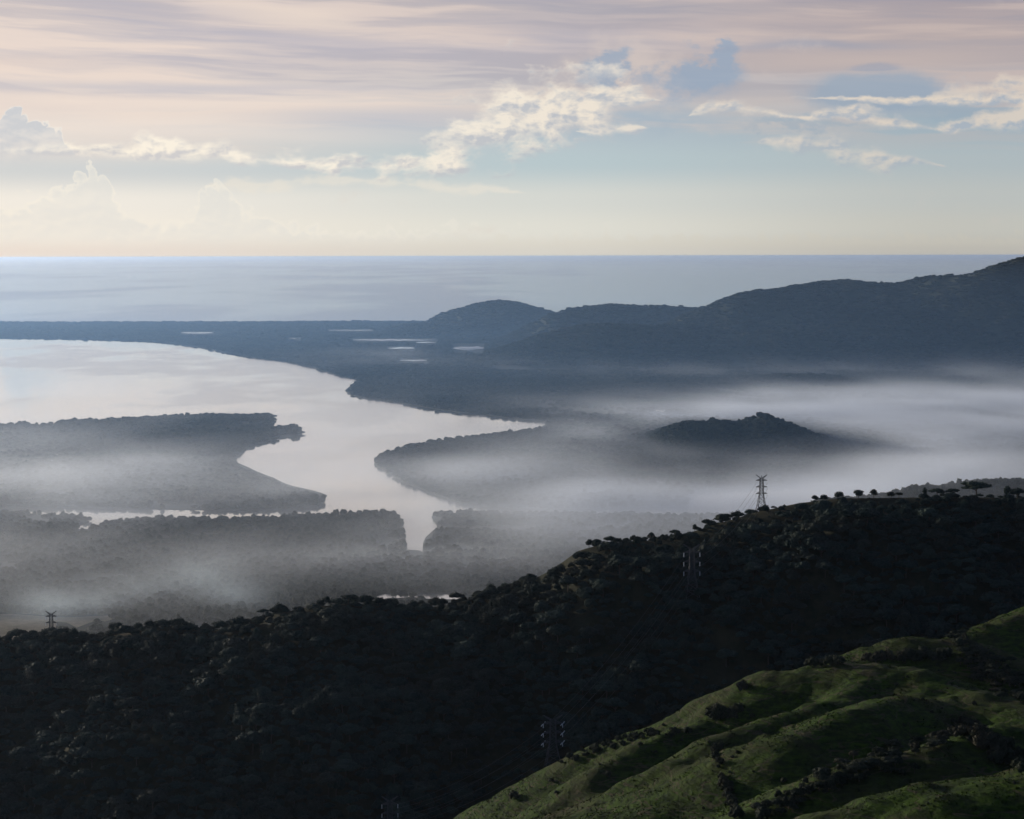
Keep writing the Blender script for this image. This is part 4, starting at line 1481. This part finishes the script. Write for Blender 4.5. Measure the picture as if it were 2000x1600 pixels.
# conductors between the pylons of the chain
def cable(p, q, sag, label):
    path = []
    n = 24
    for i in range(n + 1):
        t = i / n
        c = p.lerp(q, t); c.z -= 4 * sag * t * (1 - t)
        path.append(c)
    v, f = tube(path, [0.08] * (n + 1), 4)
    o = link('power_cable', mesh('power_cable', v, f, M['wire']))
    props(o, label, 'cable', 'power cables strung between the pylons')


names = ['bottom-edge pylon', 'pylon by the grass', 'upper-slope pylon', 'ridge-top pylon']
bpy.context.view_layer.update()
for i in range(3):
    (ra, aa, sa), (rb, ab, sb) = PYL[i], PYL[i + 1]
    for s_ in (-1, 1):
        for k_ in range(3):
            p = ra.matrix_world @ Vector((s_ * ARM, 0, LEV[k_] - 4)); q = rb.matrix_world @ Vector((s_ * ARM, 0, LEV[k_] - 4))
            lv_ = ['lowest', 'middle', 'top'][k_]; sd = 'left' if s_ < 0 else 'right'
            cable(p, q, 9.0, '%s %s cable from the %s to the %s' % (lv_, sd, names[i], names[i + 1]))


def fog_volume(name, den, bounds, colour, aniso, scale):
    """air of uneven density: a lattice of numbers turned into a fog volume"""
    (x0, x1), (y0, y1), (z0, z1) = bounds
    nz, ny, nx_ = den.shape
    ax = [np.linspace(a, b, n_) for (a, b), n_ in zip(bounds, (nx_, ny, nz))]
    P3 = np.stack(np.broadcast_arrays(ax[0][None, None, :], ax[1][None, :, None], ax[2][:, None, None]), -1).reshape(-1, 3).astype(np.float32)
    me = bpy.data.meshes.new(name)
    me.vertices.add(len(P3)); me.vertices.foreach_set('co', P3.ravel())
    me.attributes.new('d', 'FLOAT', 'POINT').data.foreach_set('value', (den * 1000.0).astype(np.float32).ravel())
    ob = props(link(name, me), kind='stuff')
    vm = bpy.data.materials.new(name + '_air'); vm.use_nodes = True
    t = vm.node_tree; t.nodes.clear()
    pv = t.nodes.new('ShaderNodeVolumePrincipled'); vo = t.nodes.new('ShaderNodeOutputMaterial')
    pv.inputs['Color'].default_value = colour
    pv.inputs['Density'].default_value = 0.001 * scale
    pv.inputs['Anisotropy'].default_value = aniso
    t.links.new(pv.outputs[0], vo.inputs['Volume'])
    me.materials.append(vm)
    ng = bpy.data.node_groups.new(name + '_nodes', 'GeometryNodeTree')
    ng.interface.new_socket('Geometry', in_out='INPUT', socket_type='NodeSocketGeometry')
    ng.interface.new_socket('Geometry', in_out='OUTPUT', socket_type='NodeSocketGeometry')
    N, Lk = ng.nodes, ng.links
    gi, go = N.new('NodeGroupInput'), N.new('NodeGroupOutput')
    vc = N.new('GeometryNodeVolumeCube')
    vc.inputs['Min'].default_value = (x0, y0, z0); vc.inputs['Max'].default_value = (x1, y1, z1)
    for c, n_ in zip('XYZ', (nx_, ny, nz)): vc.inputs['Resolution ' + c].default_value = n_
    ps = N.new('GeometryNodeInputPosition'); sx_ = N.new('ShaderNodeSeparateXYZ'); Lk.new(ps.outputs[0], sx_.inputs[0])

    def mth(op, a, b):
        q = N.new('ShaderNodeMath'); q.operation = op
        for i, w in enumerate((a, b)):
            if isinstance(w, (int, float)): q.inputs[i].default_value = w
            elif w is not None: Lk.new(w, q.inputs[i])
        return q.outputs[0]

    def idx(o, lo, hi, n_):
        return mth('MINIMUM', mth('MAXIMUM', mth('ROUND', mth('MULTIPLY', mth('SUBTRACT', o, float(lo)), float((n_ - 1) / (hi - lo))), None), 0.0), n_ - 1.0)
    ii = mth('ADD', idx(sx_.outputs[0], x0, x1, nx_), mth('ADD', mth('MULTIPLY', idx(sx_.outputs[1], y0, y1, ny), float(nx_)), mth('MULTIPLY', idx(sx_.outputs[2], z0, z1, nz), float(nx_ * ny))))
    si = N.new('GeometryNodeSampleIndex'); si.data_type = 'FLOAT'; si.domain = 'POINT'; si.clamp = True
    na = N.new('GeometryNodeInputNamedAttribute'); na.data_type = 'FLOAT'; na.inputs['Name'].default_value = 'd'
    Lk.new(gi.outputs[0], si.inputs['Geometry']); Lk.new(na.outputs[0], si.inputs['Value']); Lk.new(ii, si.inputs['Index'])
    Lk.new(si.outputs[0], vc.inputs['Density'])
    sm = N.new('GeometryNodeSetMaterial'); sm.inputs['Material'].default_value = vm
    Lk.new(vc.outputs[0], sm.inputs['Geometry']); Lk.new(sm.outputs[0], go.inputs[0])
    md = ob.modifiers.new('fog', 'NODES'); md.node_group = ng
    return ob


# ================================================================== valley mist and smoke: a fog volume made of a lattice of densities
X0, X1, Y0, Y1, Z1 = -3000., 3000., 2120., 10400., 130.
NXv, NYv, NZv = 151, 166, 14
gx = np.linspace(X0, X1, NXv); gy = np.linspace(Y0, Y1, NYv); gz = np.linspace(0, Z1, NZv)
gX, gY = np.meshgrid(gx, gy)
mu, mv = pix(np.stack([gX, gY, np.full(gX.shape, 18.0)], -1))
wx = fbm(gX / 700, gY / 1100, oct=4, seed=81)
wy = fbm(gX / 700 + 9, gY / 1100, oct=4, seed=82)
uu = mu + wx * 90; vv = mv + wy * 22


def bl(u0, v0, su, sv, a, tilt=0.0):
    return a * np.exp(-((uu - u0) / su) ** 2 - ((vv - v0 - tilt * (uu - u0)) / sv) ** 2)


D = 0.22 * sstep(mv, 690, 860) * np.ones(gX.shape)
MIST = [(60, 920, 420, 60, 0.9, 0.02), (330, 955, 330, 40, 1.1, 0.0), (150, 870, 330, 26, 0.5, 0.0), (560, 962, 90, 20, 0.7, 0.0),
        (1060, 935, 230, 42, 2.0, 0.02), (960, 905, 140, 20, 0.9, 0.0), (1260, 945, 190, 50, 1.8, 0.0), (1050, 985, 260, 18, 0.9, 0.0),
        (1900, 850, 230, 50, 2.2, -0.02), (1235, 836, 110, 13, 1.2, 0.0), (1650, 800, 260, 26, 1.6, 0.0), (1560, 940, 240, 22, 1.4, 0.0), (1960, 790, 240, 34, 1.3, -0.03), (1700, 805, 300, 26, 1.6, 0.0), (1560, 965, 300, 26, 2.2, 0.0), (1880, 915, 240, 36, 1.1, 0.0),
        (1430, 800, 230, 26, 1.5, 0.0), (1640, 790, 260, 14, 0.7, 0.0),
        (1120, 865, 160, 22, 0.5, 0.0), (1230, 800, 240, 30, 0.4, 0.0), (1980, 735, 120, 16, 0.35, 0.0),
        (400, 1060, 560, 46, 0.9, 0.0), (1120, 1030, 300, 40, 1.2, 0.0), (700, 1060, 120, 20, 0.6, 0.0), (120, 1140, 300, 50, 0.8, 0.0), (980, 1090, 240, 40, 0.7, 0.0),
        (1480, 1010, 240, 40, 1.4, 0.0), (1400, 970, 90, 20, 2.6, 0.0), (1500, 712, 480, 10, 0.22, 0.0), (900, 690, 300, 10, 0.12, 0.0)]
for (u_, v_, su_, sv_, a_, t_) in MIST:
    D += bl(u_, v_ + 11, su_, sv_, a_ * 1.15, t_)
D += bl(1830, 1000, 330, 34, 3.0)
cl = fbm(gX / 420, gY / 900, oct=5, seed=83)
D = D * np.clip(0.85 + 1.0 * cl, 0.12, 2.2)
for f in FIELD: D *= np.where(inpoly(mu, mv, f), 0.25, 1.0)
edge = sstep(gX, X0, X0 + 300) * sstep(gX, X1, X1 - 300) * sstep(gY, Y1, Y1 - 500)
top = 34 + 16 * fbm(gX / 500, gY / 900, oct=3, seed=85) + 14 * sstep(mu, 1200, 1900) + 45 * sstep(mu, 1500, 1750) * sstep(mv, 950, 985)
den = np.zeros((NZv, NYv, NXv))
for k, zz in enumerate(gz):
    n3 = fbm(gX / 260 + zz * 0.013, gY / 520 + zz * 0.02, oct=4, seed=86)
    den[k] = (D * np.clip(1 + 1.0 * n3, 0.1, 2.2) * np.exp(-(zz / top) ** 2)) * edge
den[-1] = 0
den *= MIST_K
fog_volume('mist', den, ((X0, X1), (Y0, Y1), (0.0, Z1)), (0.84, 0.91, 1.0, 1), 0.45, 1.0)

# bluish wood smoke drifting low over the wood behind the field
kx = np.linspace(-900, 100, 68); ky = np.linspace(2380, 3300, 47); kz = np.linspace(0, 90, 10)
kX, kY = np.meshgrid(kx, ky)
mu, mv = pix(np.stack([kX, kY, np.full(kX.shape, 14.0)], -1))
uu = mu + fbm(kX / 200, kY / 400, oct=4, seed=87) * 60; vv = mv + fbm(kX / 200 + 5, kY / 400, oct=4, seed=88) * 14
SM = bl(300, 1160, 110, 14, 1.0, -0.20) + bl(190, 1180, 120, 12, 0.7, -0.12) + bl(420, 1172, 80, 16, 0.5, 0.1)
kedge = sstep(kX, -900, -780) * sstep(kX, 100, 0) * sstep(kY, 2380, 2450) * sstep(kY, 3300, 3200)
kden = np.stack([SM * kedge * np.clip(0.75 + 1.3 * fbm(kX / 90 + zz * .02, kY / 200, oct=4, seed=84), 0.05, 2) * np.exp(-((zz - 12) / 28.0) ** 2) for zz in kz])
kden[-1] *= 0
fog_volume('smoke', kden * 6.5, ((-900., 100.), (2380., 3300.), (0., 90.)), (0.74, 0.88, 1.0, 1), 0.5, 0.001)

# bluish morning air lying over the lowland, thinning out towards the near hill and upwards
vx = np.linspace(-5600, 5600, 41); vy = np.linspace(2100, 15900, 70); vz = np.linspace(0, 500, 11)
vX, vY = np.meshgrid(vx, vy)
lat = sstep(vX, -5600, -4700) * sstep(vX, 5600, 4700) * sstep(vY, 2150, 3800) * sstep(vY, 15900, 15000)
vden = np.stack([lat * (0.30 + 0.70 * math.exp(-zz / 190.0)) * (1.0 if zz < 440 else 0.7) * (1 + 0.25 * fbm(vX / 1500, vY / 2500, oct=3, seed=91)) for zz in vz])
vden[-1] *= 0
fog_volume('valley_haze', vden * VALLEY_K * 1000, ((-5600., 5600.), (2100., 15900.), (0., 500.)), (0.31, 0.58, 1.0, 1), 0.6, 0.001)

# ================================================================== haze: one closed box of even air round everything
HX, HY0, HY1 = 519500., -19500., 519500.
hv = [(sx, sy, sz) for sz in (-2.3, 512.0) for sy in (HY0, HY1) for sx in (-HX, HX)]
hf = [(0, 2, 3, 1), (4, 5, 7, 6), (0, 1, 5, 4), (2, 6, 7, 3), (0, 4, 6, 2), (1, 3, 7, 5)]
hm = bpy.data.materials.new('haze_air'); hm.use_nodes = True
t = hm.node_tree; t.nodes.clear()
pv = t.nodes.new('ShaderNodeVolumePrincipled'); vo = t.nodes.new('ShaderNodeOutputMaterial')
pv.inputs['Color'].default_value = (0.56, 0.72, 0.96, 1)
pv.inputs['Density'].default_value = HAZE_K
pv.inputs['Anisotropy'].default_value = 0.6
t.links.new(pv.outputs[0], vo.inputs['Volume'])
props(link('haze', mesh('haze', hv, hf, hm)), kind='stuff')
